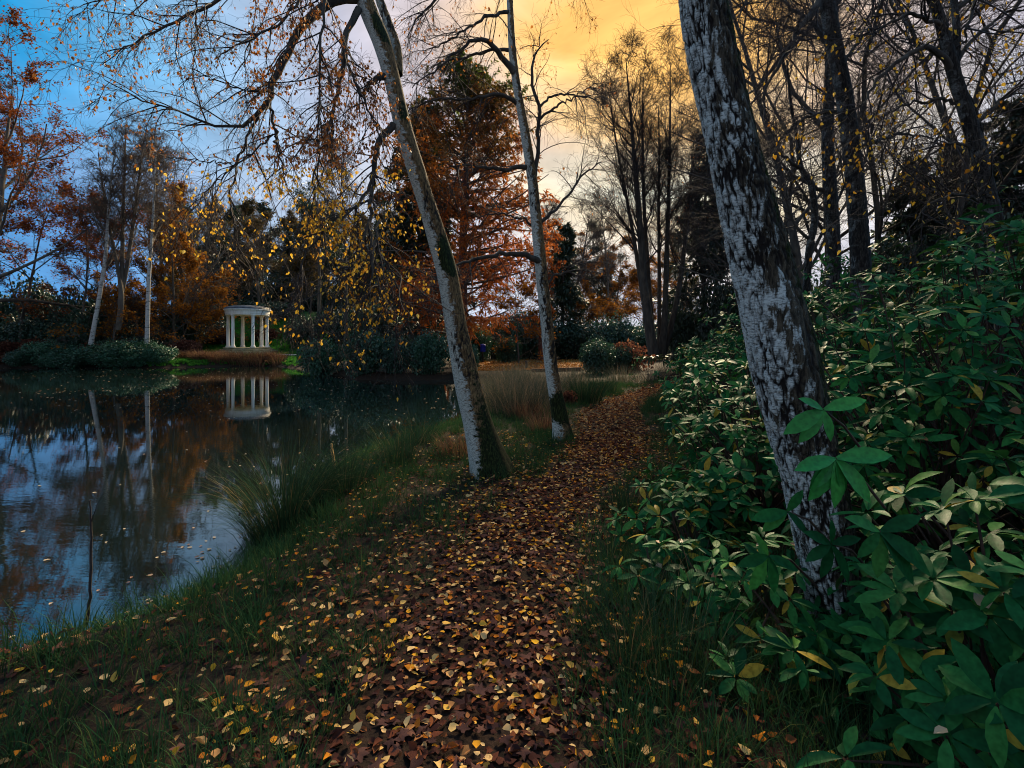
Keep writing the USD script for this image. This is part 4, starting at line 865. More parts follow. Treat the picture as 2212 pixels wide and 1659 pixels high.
def hang_leaves(rng, p4, n, size, keep=None):
    k = rng.integers(0, len(p4), n); u = rng.uniform(0.2, 1, n)[:, None]
    q = p4[k, 0] * (1 - u) + p4[k, -1] * u
    if keep is not None:
        q = q[keep(q)]
    m = len(q)
    T = np.broadcast_to(BIRCH, (m, 7, 3)).copy(); T[:, :, 2] *= rng.uniform(-2.0, 3.0, (m, 1)); T[:, :, 0] *= rng.uniform(0.55, 1.1, (m, 1))
    return stamp(T, BIRCH_F, q, frames(rng, m, ydir=np.c_[rng.normal(0, 0.55, (m, 2)), np.full(m, -1.0)]), size * rng.uniform(0.6, 1.25, m))

def limb_arr(pts, n=22, seed=0, jit=0.012):
    a = np.array([np.r_[P(*p[:3]), p[3] * p[2] / 1106 / 2] for p in pts])
    a = smooth_line(a, n)
    a[1:-1, :3] += rng_(seed).normal(0, jit, (n - 2, 3)) * np.minimum(1, np.arange(1, n - 1) / 3)[:, None]
    return a

def to_display(q):
    return 1106 + q[:, 0] / q[:, 1] * 1106, 738 - (q[:, 2] - CAM_H) / q[:, 1] * 1106

# --- central leaning birch
rngC = rng_(501)
cb = Thing('birch_tree', 'leaning forked birch at the water edge with long hanging branches of yellow leaves', 'tree')
def moss_c(s, smax, d):
    right = d[..., 0] * 0.75 + d[..., 1] * -0.2
    z = s / smax
    m = 1.25 * np.exp(-s / 0.75)[:, None] * (0.50 + 0.8 * right) - 0.30
    for zc, w, am in ((0.40, 0.035, 0.75), (0.655, 0.03, 0.4), (0.80, 0.035, 0.55)):
        m = np.maximum(m, am * np.exp(-((z - zc) / w) ** 2)[:, None] * np.clip(right + 0.45, 0, 1) * 1.3 - 0.36)
    return np.maximum(m, 0.16 * np.clip(right, 0, 1) - 0.30)
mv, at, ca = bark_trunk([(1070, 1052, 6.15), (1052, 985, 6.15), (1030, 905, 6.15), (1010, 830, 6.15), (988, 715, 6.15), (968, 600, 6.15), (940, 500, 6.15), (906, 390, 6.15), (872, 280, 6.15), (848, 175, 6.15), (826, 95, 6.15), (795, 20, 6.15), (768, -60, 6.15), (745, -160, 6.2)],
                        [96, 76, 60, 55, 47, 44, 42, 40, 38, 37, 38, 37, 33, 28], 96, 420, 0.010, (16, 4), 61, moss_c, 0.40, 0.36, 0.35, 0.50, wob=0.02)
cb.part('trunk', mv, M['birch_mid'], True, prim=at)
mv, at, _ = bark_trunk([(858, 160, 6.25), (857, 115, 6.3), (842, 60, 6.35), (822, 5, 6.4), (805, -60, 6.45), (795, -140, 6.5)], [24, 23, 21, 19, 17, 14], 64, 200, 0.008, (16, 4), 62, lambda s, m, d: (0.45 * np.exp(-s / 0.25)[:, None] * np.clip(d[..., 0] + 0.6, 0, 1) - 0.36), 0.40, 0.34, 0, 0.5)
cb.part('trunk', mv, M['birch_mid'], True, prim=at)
CL = [
    [(772, -6, 6.1, 26), (735, -4, 6.0, 24), (690, 20, 5.9, 21), (655, 55, 5.8, 18), (625, 105, 5.7, 16), (600, 165, 5.6, 14), (578, 215, 5.5, 12), (550, 250, 5.4, 9), (515, 275, 5.3, 7), (470, 272, 5.2, 6), (420, 255, 5.1, 5), (370, 238, 5.0, 4), (300, 215, 4.9, 3), (230, 175, 4.8, 2)],
    [(578, 215, 5.5, 7), (590, 260, 5.5, 6), (600, 320, 5.4, 5), (615, 380, 5.4, 3), (622, 420, 5.4, 2)],
    [(565, 235, 5.5, 6), (535, 300, 5.4, 5), (510, 370, 5.3, 4), (500, 430, 5.3, 4), (505, 500, 5.3, 3), (515, 560, 5.2, 2)],
    [(590, 200, 5.5, 5), (540, 195, 5.3, 4), (480, 180, 5.2, 3), (420, 150, 5.1, 2)],
    [(590, 290, 5.4, 4), (545, 330, 5.3, 3.5), (470, 390, 5.2, 3), (420, 440, 5.1, 2), (370, 480, 5.0, 1.5)],
    [(500, 352, 5.3, 3), (450, 348, 5.2, 2.5), (400, 345, 5.1, 2), (330, 350, 5.0, 1.2)],
    [(762, -60, 6.1, 18), (640, -60, 5.8, 13), (540, -30, 5.6, 10), (440, 20, 5.4, 7), (340, 65, 5.2, 5), (270, 105, 5.0, 3), (220, 140, 4.9, 1.5)],
    [(540, -30, 5.6, 7), (430, -40, 5.4, 5), (300, -15, 5.2, 4), (180, 10, 5.0, 2)],
    [(432, -35, 5.4, 4), (422, 60, 5.4, 3), (416, 165, 5.4, 1.5)],
    [(690, -60, 5.9, 8), (640, 10, 5.6, 6), (590, 60, 5.4, 5), (520, 95, 5.2, 4), (470, 130, 5.1, 2)],
    [(775, 20, 6.05, 17), (752, 70, 5.9, 13), (740, 120, 5.8, 11), (733, 180, 5.7, 9), (722, 240, 5.6, 7), (715, 330, 5.5, 5), (712, 380, 5.5, 2)],
    [(738, 80, 5.9, 7), (757, 150, 5.7, 6), (790, 220, 5.6, 4), (820, 290, 5.5, 3), (850, 330, 5.5, 1.5)],
    [(850, 270, 6.1, 17), (830, 292, 6.0, 15), (814, 320, 5.8, 13), (806, 370, 5.6, 11), (803, 430, 5.3, 9), (801, 500, 5.0, 7), (815, 590, 4.7, 5), (835, 680, 4.6, 2)],
    [(832, 165, 6.1, 15), (812, 170, 6.0, 12), (795, 185, 5.95, 9), (786, 208, 5.9, 5)],
    [(806, 380, 5.55, 7), (765, 450, 5.2, 6), (710, 490, 4.9, 5), (660, 550, 4.8, 4), (630, 640, 4.8, 2)],
    [(802, 470, 5.1, 6), (775, 550, 4.8, 5), (735, 620, 4.7, 4), (705, 700, 4.7, 2)],
    [(803, 430, 5.3, 5), (815, 500, 4.9, 5), (800, 600, 4.6, 4), (770, 690, 4.5, 2)],
    [(722, 240, 5.6, 5), (690, 330, 5.2, 4), (680, 420, 4.9, 3.5), (700, 520, 4.8, 2.5), (690, 610, 4.7, 1.5)],
    [(800, -40, 6.2, 10), (720, -70, 5.4, 8), (700, 40, 4.9, 6), (690, 200, 4.8, 4), (685, 330, 4.8, 2)],
    [(815, 540, 4.85, 5), (850, 600, 4.7, 4), (880, 680, 4.6, 3), (890, 740, 4.6, 1.5)],
]
climbs = [limb_arr(p, 24, 510 + i) for i, p in enumerate(CL)]
for a in climbs:
    cb.part('limb', tubes(a[None, :, :3], a[None, :, 3], 8), M['bark'])
tw = twigs_on(rngC, climbs, 9.0, (0.35, 1.0), (0.12, 0.42), (0.05, 0.16), 0.0030, 0.085, 7, 4)
cb.part('twigs', join([tubes(tw[0], tw[1], 4), tubes(tw[2], tw[3], 3), tubes(tw[4], tw[5], 3)]), M['twig'], kind='stuff')
def dense_c(q):
    dx, dy = to_display(q)
    p = 0.30 + 0.5 * sst(560, 700, dx)
    p = np.where((dx > 540) & (dx < 870) & (dy < 420), 0.95, p)
    p = np.where((dx > 620) & (dy > 330), 0.85, p)
    p = np.where((dy > 590) & (dx > 620), 0.45, p)
    p = np.where((dy > 600) & (dx < 700), 0.15, p)
    p = np.where(dy > 700, 0.12, p)
    return rngC.uniform(0, 1, len(q)) < p * (meshkit.noise(q * 1.6, 4) > 0.33)
lq = lambda q: to_display(q)[1] > 360
cb.part('leaves', hang_leaves(rngC, tw[4], 20000, 0.034, lambda q: dense_c(q) & ~lq(q)), M['brown_leaf'], False, kind='stuff')
cb.part('leaves', hang_leaves(rngC, tw[4], 12500, 0.037, lambda q: dense_c(q) & lq(q)), M['yellow_leaf'], False, kind='stuff')

# --- slim leaning birch beside the path
rngB = rng_(601)
sb = Thing('birch_tree', 'slim leaning birch with mossy foot standing on the left edge of the path', 'tree')
def moss_b(s, smax, d):
    right = d[..., 0]
    m = 1.0 * np.exp(-s / 0.22)[:, None] * (0.7 + 0.4 * right) - 0.36
    m = np.maximum(m, 1.3 * np.exp(-((s - 0.62) / 0.24) ** 2)[:, None] * np.clip(0.75 + 0.3 * right, 0, 1) - 0.32)
    return np.maximum(m, 0.20 * np.clip(right, 0, 1) - 0.30 + 0 * s[:, None])
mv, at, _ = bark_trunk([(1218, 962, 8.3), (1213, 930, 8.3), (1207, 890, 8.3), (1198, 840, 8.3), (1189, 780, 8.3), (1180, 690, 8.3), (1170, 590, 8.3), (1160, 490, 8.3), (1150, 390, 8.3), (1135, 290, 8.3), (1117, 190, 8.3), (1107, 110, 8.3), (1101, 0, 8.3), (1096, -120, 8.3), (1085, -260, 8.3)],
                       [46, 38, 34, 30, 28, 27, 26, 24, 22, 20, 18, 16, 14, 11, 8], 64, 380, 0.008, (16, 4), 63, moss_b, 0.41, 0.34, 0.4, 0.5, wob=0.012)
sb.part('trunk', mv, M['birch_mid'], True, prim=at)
BL = [
    [(1165, 565, 8.25, 15), (1135, 552, 8.1, 12), (1090, 548, 8.0, 10), (1040, 555, 7.8, 8), (990, 572, 7.6, 5), (930, 590, 7.4, 2)],
    [(1112, 158, 8.25, 16), (1090, 130, 8.2, 13), (1073, 110, 8.1, 12), (1047, 87, 8.0, 10), (1025, 88, 7.9, 8), (990, 108, 7.8, 6), (940, 150, 7.6, 4), (890, 190, 7.5, 2)],
    [(1104, 108, 8.3, 9), (1070, 108, 8.4, 7), (1037, 115, 8.5, 6), (990, 125, 8.6, 5), (930, 145, 8.6, 2)],
    [(1102, 25, 8.3, 9), (1087, 28, 8.2, 8), (1053, 37, 8.0, 7), (1013, 60, 7.9, 5), (970, 87, 7.8, 4), (915, 115, 7.7, 2)],
    [(1118, 225, 8.3, 10), (1097, 210, 8.2, 9), (1070, 205, 8.1, 8), (1037, 210, 8.0, 6), (1003, 213, 7.9, 5), (950, 214, 7.7, 4), (880, 240, 7.6, 1.5)],
    [(1146, 362, 8.3, 13), (1113, 360, 8.2, 10), (1090, 367, 8.1, 8), (1057, 362, 8.0, 7), (1023, 357, 7.9, 5), (965, 362, 7.8, 2)],
    [(1152, 392, 8.3, 12), (1160, 340, 8.35, 9), (1165, 240, 8.4, 8), (1154, 187, 8.4, 7), (1149, 147, 8.4, 6), (1160, 112, 8.4, 4), (1185, 85, 8.4, 2)],
    [(1166, 232, 8.4, 6), (1187, 213, 8.4, 5), (1220, 203, 8.4, 4.5), (1257, 208, 8.4, 3.5), (1297, 223, 8.4, 2)],
    [(1166, 258, 8.4, 6), (1203, 230, 8.3, 5), (1247, 206, 8.2, 3.5), (1285, 180, 8.1, 2)],
    [(1166, 480, 8.3, 9), (1190, 462, 8.35, 7), (1205, 447, 8.4, 6), (1237, 410, 8.5, 5), (1263, 376, 8.5, 4), (1300, 350, 8.6, 2)],
    [(1098, -60, 8.3, 12), (1050, -70, 8.1, 9), (980, -30, 7.9, 7), (920, 20, 7.7, 5), (880, 80, 7.6, 2)],
    [(1095, -120, 8.3, 10), (1160, -130, 8.2, 8), (1220, -90, 8.1, 5), (1255, -20, 8.0, 2)],
    [(1095, -90, 8.3, 10), (1020, -130, 7.6, 8), (940, -110, 7.2, 6), (890, -40, 7.0, 2)],
    [(1174, 620, 8.3, 6), (1215, 590, 8.3, 5), (1260, 585, 8.3, 3), (1320, 600, 8.3, 1.5)],
    [(1160, 500, 8.3, 6), (1120, 470, 8.3, 5), (1080, 462, 8.2, 3), (1030, 470, 8.2, 1.5)],
]
blimbs = [limb_arr(p, 22, 620 + i) for i, p in enumerate(BL)]
for a in blimbs:
    sb.part('limb', tubes(a[None, :, :3], a[None, :, 3], 7), M['bark'])
tw = twigs_on(rngB, blimbs, 7.5, (0.4, 1.1), (0.15, 0.5), (0.06, 0.2), 0.0034, 0.06, 7, 4)
sb.part('twigs', join([tubes(tw[0], tw[1], 4), tubes(tw[2], tw[3], 3), tubes(tw[4], tw[5], 3)]), M['twig'], kind='stuff')
sb.part('leaves', hang_leaves(rngB, tw[4], 1700, 0.045, lambda q: rngB.uniform(0, 1, len(q)) < 0.15 + 0.6 * (to_display(q)[1] < 190)), M['brown_leaf'], False, kind='stuff')

# --- big rugged birch leaning out of the rhododendrons
bb = Thing('birch_tree', 'big rugged birch with cracked white bark leaning left out of the rhododendrons', 'tree')
def moss_r(s, smax, d):
    right = d[..., 0]
    return 0.42 * np.clip(right - 0.05, 0, 1) - 0.27 + 0 * s[:, None]
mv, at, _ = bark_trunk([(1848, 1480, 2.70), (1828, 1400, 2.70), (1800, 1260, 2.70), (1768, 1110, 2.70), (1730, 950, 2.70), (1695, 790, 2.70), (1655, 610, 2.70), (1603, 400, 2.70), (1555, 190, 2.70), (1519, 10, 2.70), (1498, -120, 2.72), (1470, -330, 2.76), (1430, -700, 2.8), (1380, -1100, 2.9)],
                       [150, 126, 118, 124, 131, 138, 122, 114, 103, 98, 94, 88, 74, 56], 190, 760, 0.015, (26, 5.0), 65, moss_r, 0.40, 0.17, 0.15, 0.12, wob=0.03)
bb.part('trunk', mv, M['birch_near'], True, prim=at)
rngR = rng_(701)
RL = [[(1480, -220, 2.74, 50), (1380, -420, 2.8, 34), (1250, -560, 2.9, 22), (1080, -640, 3.0, 10)], [(1450, -500, 2.8, 44), (1600, -760, 2.9, 30), (1800, -900, 3.1, 14)], [(1545, 250, 2.6, 0.1), (1546, 249, 2.6, 0.1)]][:2]
rl = [limb_arr(p, 16, 720 + i) for i, p in enumerate(RL)]
for a in rl:
    bb.part('limb', tubes(a[None, :, :3], a[None, :, 3], 8), M['bark'])
tw = twigs_on(rngR, rl, 5, (0.3, 0.8), (0.12, 0.4), (0.05, 0.16), 0.003, 0.05, 6, 4)
bb.part('twigs', join([tubes(tw[0], tw[1], 4), tubes(tw[2], tw[3], 3), tubes(tw[4], tw[5], 3)]), M['twig'], kind='stuff')

# --- dark trunks on the right
def dark_tree(label, trunks, limbs, seed, dens=6.5, leaves=0, lmat='yellow_leaf', L2=(0.6, 1.7)):
    rng = rng_(seed)
    t = Thing('dark_tree', label, 'tree')
    for i, (pts, wd) in enumerate(trunks):
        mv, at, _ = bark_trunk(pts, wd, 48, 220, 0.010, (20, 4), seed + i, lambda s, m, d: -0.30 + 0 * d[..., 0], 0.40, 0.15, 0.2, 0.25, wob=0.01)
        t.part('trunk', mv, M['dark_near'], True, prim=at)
    ls = [limb_arr(p, 20, seed + 20 + i) for i, p in enumerate(limbs)]
    for a in ls:
        t.part('limb', tubes(a[None, :, :3], a[None, :, 3], 7), M['bark'])
    tw = twigs_on(rng, ls, dens, L2, (0.25, 0.8), (0.10, 0.32), 0.0042, 0.02, 8, 5)
    t.part('twigs', join([tubes(tw[0], tw[1], 4), tubes(tw[2], tw[3], 3), tubes(tw[4], tw[5], 3)]), M['twig'], kind='stuff')
    if leaves:
        t.part('leaves', hang_leaves(rng, tw[4], leaves, 0.05), M[lmat], False, kind='stuff')
    return t
dark_tree('straight dark trunk leaning slightly left, right of the big rugged birch', [([(1880, 960, 7.4), (1868, 760, 7.4), (1862, 640, 7.4), (1858, 540, 7.4), (1850, 430, 7.4), (1838, 310, 7.4), (1824, 210, 7.4), (1805, 110, 7.4), (1785, 0, 7.4), (1768, -120, 7.4), (1740, -320, 7.4)], [52, 46, 42, 39, 37, 36, 34, 32, 30, 26, 20])],
          [[(1782, -20, 7.4, 16), (1750, 30, 7.2, 13), (1715, 80, 7.1, 10), (1690, 130, 7.0, 8), (1655, 190, 6.9, 5), (1640, 260, 6.9, 2)], [(1808, 130, 7.4, 14), (1760, 60, 7.6, 10), (1700, 10, 7.8, 6), (1640, -30, 8.0, 3)], [(1770, -100, 7.4, 16), (1860, -60, 7.1, 10), (1940, 30, 6.9, 6), (1990, 120, 6.8, 2)],
           [(1832, 260, 7.4, 12), (1790, 240, 7.6, 9), (1740, 255, 7.8, 6), (1690, 300, 7.9, 3)], [(1840, 330, 7.4, 10), (1900, 300, 7.6, 8), (1960, 290, 7.8, 5), (2020, 300, 8, 2)], [(1775, -60, 7.4, 15), (1690, -80, 7.0, 10), (1620, -20, 6.8, 6), (1590, 60, 6.8, 2)]], 801)
dark_tree('leaning dark forked trunk with an arching branch near the right picture edge', [([(2190, 960, 6.0), (2175, 720, 6.0), (2160, 560, 6.0), (2148, 480, 6.0), (2132, 410, 6.0), (2112, 330, 6.0), (2090, 250, 6.0), (2066, 175, 6.0), (2048, 110, 6.0), (2030, 40, 6.0), (2006, -20, 6.0), (1975, -110, 6.0)], [48, 40, 36, 33, 31, 30, 28, 26, 24, 21, 19, 15]),
          ([(2060, 160, 6.05), (2066, 100, 6.1), (2064, 40, 6.15), (2058, -20, 6.2), (2050, -100, 6.25)], [17, 16, 15, 14, 11]),
          ([(2178, 900, 6.4), (2165, 650, 6.4), (2150, 500, 6.4), (2135, 400, 6.4), (2118, 300, 6.4), (2092, 215, 6.35), (2075, 185, 6.2)], [26, 23, 21, 19, 16, 13, 10])],
          [[(2058, 158, 6.0, 15), (2040, 125, 5.95, 14), (2010, 104, 5.9, 12), (1975, 112, 5.85, 11), (1930, 142, 5.8, 9), (1880, 195, 5.8, 6), (1845, 240, 5.8, 2)], [(2036, 60, 6.0, 9), (1990, 35, 5.9, 8), (1940, 40, 5.8, 6), (1890, 75, 5.8, 4), (1850, 110, 5.8, 2)],
           [(2064, 20, 6.2, 12), (2110, -10, 6.2, 9), (2090, 80, 6.0, 5), (2100, 130, 6, 2)], [(2085, 235, 6.0, 9), (2030, 215, 6.1, 7), (1970, 222, 6.2, 5), (1915, 250, 6.3, 2)], [(2112, 330, 6.0, 9), (2060, 310, 6.0, 6), (2000, 340, 6.0, 4), (1960, 390, 6, 2)],
           [(2070, 130, 6.1, 10), (2130, 60, 6.2, 7), (2200, 20, 6.3, 4), (2260, 30, 6.4, 2)], [(2100, 280, 6.2, 8), (2160, 220, 6.3, 6), (2220, 190, 6.4, 2)], [(2140, 450, 6.2, 8), (2080, 420, 5.8, 6), (2010, 440, 5.6, 4), (1960, 500, 5.5, 2)]], 831, 6.5, 1100, L2=(0.5, 1.4))
dark_tree('second dark trunk half hidden behind the straight dark trunk', [([(1806, 900, 9.5), (1802, 640, 9.5), (1800, 520, 9.5), (1793, 400, 9.5), (1788, 300, 9.5), (1792, 180, 9.5), (1800, 60, 9.5), (1806, -60, 9.5)], [34, 30, 28, 27, 25, 21, 17, 12])],
          [[(1790, 300, 9.5, 14), (1750, 240, 9.6, 11), (1715, 200, 9.7, 9), (1690, 130, 9.8, 6), (1680, 50, 9.9, 2)], [(1795, 420, 9.5, 10), (1735, 390, 9.6, 8), (1690, 360, 9.7, 5), (1650, 310, 9.8, 2)], [(1792, 180, 9.5, 10), (1840, 110, 9.5, 8), (1880, 60, 9.5, 5), (1900, 0, 9.5, 2)]], 861, 6)
dark_tree('crooked dark trunk curving up just right of the big rugged birch', [([(1735, 910, 8.6), (1742, 620, 8.6), (1748, 540, 8.6), (1760, 470, 8.6), (1752, 400, 8.6), (1730, 360, 8.6), (1722, 300, 8.6), (1708, 220, 8.6), (1700, 130, 8.6)], [20, 16, 15, 14, 12, 10, 8, 6, 3])],
          [[(1735, 365, 8.6, 9), (1700, 345, 8.6, 7), (1672, 300, 8.6, 5), (1660, 230, 8.6, 2)], [(1752, 520, 8.6, 8), (1715, 480, 8.6, 6), (1700, 430, 8.6, 4), (1705, 370, 8.6, 2)]], 881, 7, L2=(0.4, 1.1))

# ------------------------------------------------------------------ rhododendrons on the right
def screen_size(c, L):
    return L / np.maximum(c[:, 1], 0.3) * 512

def rhodo_bush(label, blobs, n_ros, leaf_len, seed, n_parts=120, yellow=0.0, view=True, droop=0.0):
    """blobs: (centre, radii) in metres. Whorls of long leaves on the outside of the blobs, stems inside; the leaves that show largest are parts of their own."""
    rng = rng_(seed)
    cen = np.array([b[0] for b in blobs], float); rad = np.array([b[1] for b in blobs], float)
    o = np.array([cen[0][0], cen[0][1], hz(cen[0][0], cen[0][1])])
    t = Thing('rhododendron', label, 'rhododendron', None, o)
    vol = (rad[:, 0] * rad[:, 2]) ** 1.0
    k = rng.choice(len(blobs), n_ros, p=vol / vol.sum())
    d = norm(rng.normal(0, 1, (n_ros, 3)) * (1, 1.15, 1))
    d[:, 2] = np.where(d[:, 2] < -0.35, -d[:, 2], d[:, 2])
    if view:   # seen from the camera side only the near half is visible: keep most whorls there
        flip = (d[:, 1] > 0.25) & (rng.uniform(0, 1, n_ros) < 0.55); d[flip, 1] *= -1
    depth = rng.uniform(0, 1, n_ros) ** 1.6
    lum = 0.80 + 0.34 * meshkit.noise(cen[k] + d * 1.9, seed)
    q = cen[k] + d * rad[k] * (lum * (1.03 - 0.34 * depth))[:, None]
    g = height(q[:, 0], q[:, 1])
    inside = np.zeros(n_ros, bool)
    for c, r in zip(cen, rad):
        inside |= (((q - c) / r) ** 2).sum(1) < 0.40
    ok = (q[:, 2] > g + 0.05) & ~inside & (path_off(q[:, 0], q[:, 1]) > 0.02)
    q, d = q[ok], d[ok]; n = len(q)
    axis = norm(d * (0.55, 0.75, 0.35) + np.array([-0.05, -0.12, 0.75]) + rng.normal(0, 0.22, (n, 3)))
    m = rng.integers(6, 10, n)
    rid = np.repeat(np.arange(n), m); N = len(rid)
    R = frames(rng, n, axis, np.zeros(n))
    slot = np.arange(N) - np.repeat(np.cumsum(m) - m, m)
    ph = slot / m[rid] * 2 * np.pi + rng.normal(0, 0.18, N)
    el = rng.normal(0.16, 0.30, N) - droop
    loc = np.stack([np.cos(ph) * np.cos(el), np.sin(ph) * np.cos(el), np.sin(el)], -1)
    y = np.einsum('nij,nj->ni', R[rid], loc)
    ax = axis[rid]
    fr = frames(rng, N, ydir=y, up=ax, tilt=0.16)
    L = leaf_len * rng.uniform(0.65, 1.15, N) * rng.uniform(0.8, 1.12, n)[rid]
    T = np.broadcast_to(RHODO, (N,) + RHODO.shape).copy()
    T[:, :, 2] *= rng.uniform(0.2, 1.9, (N, 1)); T[:, :, 0] *= rng.uniform(0.85, 1.25, (N, 1))
    pos = q[rid] + y * 0.012 - o
    size = screen_size(pos + o, L) * (0.4 + 0.6 * np.abs(fr[:, 1, 2]))
    cc = pos + o + y * L[:, None] * 0.5
    u = cc[:, 0] / np.maximum(cc[:, 1], 0.2)
    size = np.where((np.abs(u) < 1.0) & (cc[:, 1] > 0.3), size, 0)
    big = np.argsort(-size)[:n_parts]
    rest = np.setdiff1d(np.arange(N), big)
    # stems from the foot to some of the whorls
    foot = np.array([0, 0, -0.15]) + np.c_[rng.normal(0, 0.10, (n, 2)), np.zeros(n)]
    near = np.argmin(((q[:, None] - cen[None]) ** 2).sum(-1), 1)
    foot = np.c_[(cen[near] - o)[:, :2] * 0.9 + rng.normal(0, 0.08, (n, 2)), np.zeros(n)]
    foot[:, 2] = height(foot[:, 0] + o[0], foot[:, 1] + o[1]) - o[2] - 0.1
    sel = rng.uniform(0, 1, n) < 0.45
    a, b = foot[sel], (q - o)[sel] - axis[sel] * 0.01
    tt = np.linspace(0, 1, 7)[None, :, None]
    mid = a + (b - a) * 0.45 + np.array([0, 0, 0.05]) * np.linalg.norm(b - a, axis=1, keepdims=True) + rng.normal(0, 0.05, a.shape)
    sp = (1 - tt) ** 2 * a[:, None] + 2 * tt * (1 - tt) * mid[:, None] + tt ** 2 * b[:, None]
    sr = np.linspace(0.016, 0.0042, 7)[None] * rng.uniform(0.7, 1.2, (len(a), 1))
    t.part('stems', tubes(sp, sr, 4), M['rhodo_stem'], kind='stuff')
    short = ~sel
    a, b = (q - o)[short] - axis[short] * 0.16 - (d[short] * 0.10), (q - o)[short] - axis[short] * 0.01
    t.part('shoots', tubes(np.stack([a, (a + b) / 2 + rng.normal(0, 0.008, a.shape), b], 1), np.tile([0.0045, 0.004, 0.0035], (len(a), 1)), 4), M['rhodo_stem'], kind='stuff')
    t.part('foliage', stamp(T[rest], RHODO_F, pos[rest], fr[rest], L[rest]), M['rhodo'], True, kind='stuff')
    for i in big:
        t.part('leaf', stamp(T[i:i + 1], RHODO_F, pos[i:i + 1], fr[i:i + 1], L[i:i + 1]), M['rhodo'], True)
    return t, q, o

all_ros = []
for args in [
    ('nearest rhododendron with long dark leaves in the lower right corner', [((2.35, 2.0, 0.25), (1.25, 0.85, 1.05)), ((1.75, 1.75, 0.05), (0.62, 0.55, 1.05)), ((3.0, 2.2, 0.45), (1.0, 0.9, 1.1))], 330, 0.135, 901, 300),
    ('rhododendron right behind the big rugged birch trunk', [((3.35, 3.5, 0.7), (1.55, 0.95, 1.55)), ((2.7, 3.3, 0.45), (0.8, 0.8, 1.15)), ((4.3, 3.9, 1.05), (1.3, 1.1, 1.65))], 620, 0.125, 902, 300),
    ('rhododendron left of the big rugged birch, reaching out to the path', [((2.75, 4.9, 0.35), (1.35, 1.2, 1.30)), ((2.1, 4.3, 0.10), (0.85, 0.8, 0.95)), ((3.6, 5.4, 0.55), (1.3, 1.2, 1.55)), ((2.25, 5.6, 0.3), (0.7, 0.7, 1.0))], 760, 0.120, 903, 300),
    ('rhododendron on the slope behind the left edge of the big rugged birch', [((4.5, 8.2, 0.7), (1.9, 1.5, 1.9)), ((3.5, 7.6, 0.4), (0.95, 1.0, 1.25)), ((5.6, 8.4, 0.9), (1.6, 1.5, 2.1))], 700, 0.120, 904, 120),
    ('tall rhododendron at the right picture edge under the leaning dark trunk', [((5.6, 5.3, 1.0), (1.7, 1.3, 2.1)), ((4.6, 5.6, 0.8), (1.4, 1.2, 1.85)), ((6.6, 5.6, 1.3), (1.5, 1.3, 2.4))], 760, 0.120, 905, 220),
    ('low rhododendron shoots in the grass at the foot of the big rugged birch', [((1.55, 3.0, -0.1), (0.62, 0.75, 0.60)), ((1.95, 2.6, -0.1), (0.6, 0.6, 0.60)), ((1.12, 3.25, -0.12), (0.55, 0.65, 0.46)), ((1.25, 2.5, -0.12), (0.50, 0.5, 0.40)), ((1.35, 4.0, -0.05), (0.55, 0.65, 0.62))], 300, 0.115, 906, 240),
    ('low light green rhododendron at the far bend of the path', [((4.9, 17.2, 0.5), (0.9, 0.8, 0.75)), ((5.9, 17.0, 0.7), (0.9, 0.8, 0.9)), ((6.9, 16.6, 0.8), (1.0, 0.8, 1.1))], 330, 0.14, 908, 0),
    ('rhododendron farther along the right side of the path', [((4.6, 11.5, 0.3), (1.5, 1.3, 1.5)), ((5.8, 11.8, 0.6), (1.6, 1.4, 1.9))], 520, 0.125, 907, 0)]:
    lab, blobs, n, ll, sd, npart = args
    t, q, o = rhodo_bush(lab, blobs, n, ll, sd, npart)
    all_ros.append(q)

# bright green whorls overhanging the big birch trunk, each a shoot of the nearest rhododendron
def whorl(t, o, c, axis, leaves, seed, bare=None, m=None):
    """leaves: (picture angle in degrees, length m, drop)"""
    rng = rng_(seed); m = m or M['rhodo']
    axis = norm(np.array(axis, float)); c = np.array(c)
    for ang, L, drop in leaves:
        a = math.radians(ang)
        y = norm(np.array([math.cos(a), -0.25, math.sin(a)]) - np.array([0, 0, drop]))
        fr = frames(rng, 1, ydir=y[None], up=norm(np.array([[0.1, -0.75, 0.6]])), tilt=0.12)
        T = RHODO[None].copy(); T[:, :, 2] *= 0.8
        t.part('leaf', stamp(T, RHODO_F, (c - o)[None], fr, np.array([L * 1.15])), m, True)
    e = c + np.array(bare if bare is not None else (0.35, 0.25, -0.25))
    md = (c + e) / 2 + np.array([0.0, 0.03, 0.04])
    t.part('shoot', tubes((np.stack([e, md, c]) - o)[None], np.array([[0.006, 0.005, 0.004]]), 6), M['rhodo_stem'])
o1 = P(1790, 1250, 1.95)
wt = Thing('rhododendron', 'bright green rhododendron shoots hanging in front of the big birch trunk', 'rhododendron', None, o1)
whorl(wt, o1, P(1805, 990, 1.75), (0, -0.6, 0.8), [(178, .135, .15), (232, .15, .1), (268, .145, .05), (312, .16, .05), (8, .155, -.05), (215, .12, .25), (290, .11, .4)], 911, m=M['rhodo_young'])
whorl(wt, o1, P(1778, 885, 1.85), (0, -0.6, 0.8), [(200, .15, .1), (225, .13, .15), (285, .10, .1), (150, .09, 0.0), (20, .13, 0.0)], 912, m=M['rhodo_young'])
whorl(wt, o1, P(1900, 1148, 1.7), (0, -0.5, 0.8), [(262, .13, 0), (305, .17, 0), (325, .16, 0), (150, .12, 0), (30, .12, 0), (220, .10, .1)], 913)
whorl(wt, o1, P(1700, 1105, 2.0), (0, -0.5, 0.8), [(185, .13, 0), (205, .11, .1), (60, .09, 0), (320, .10, .1)], 914)
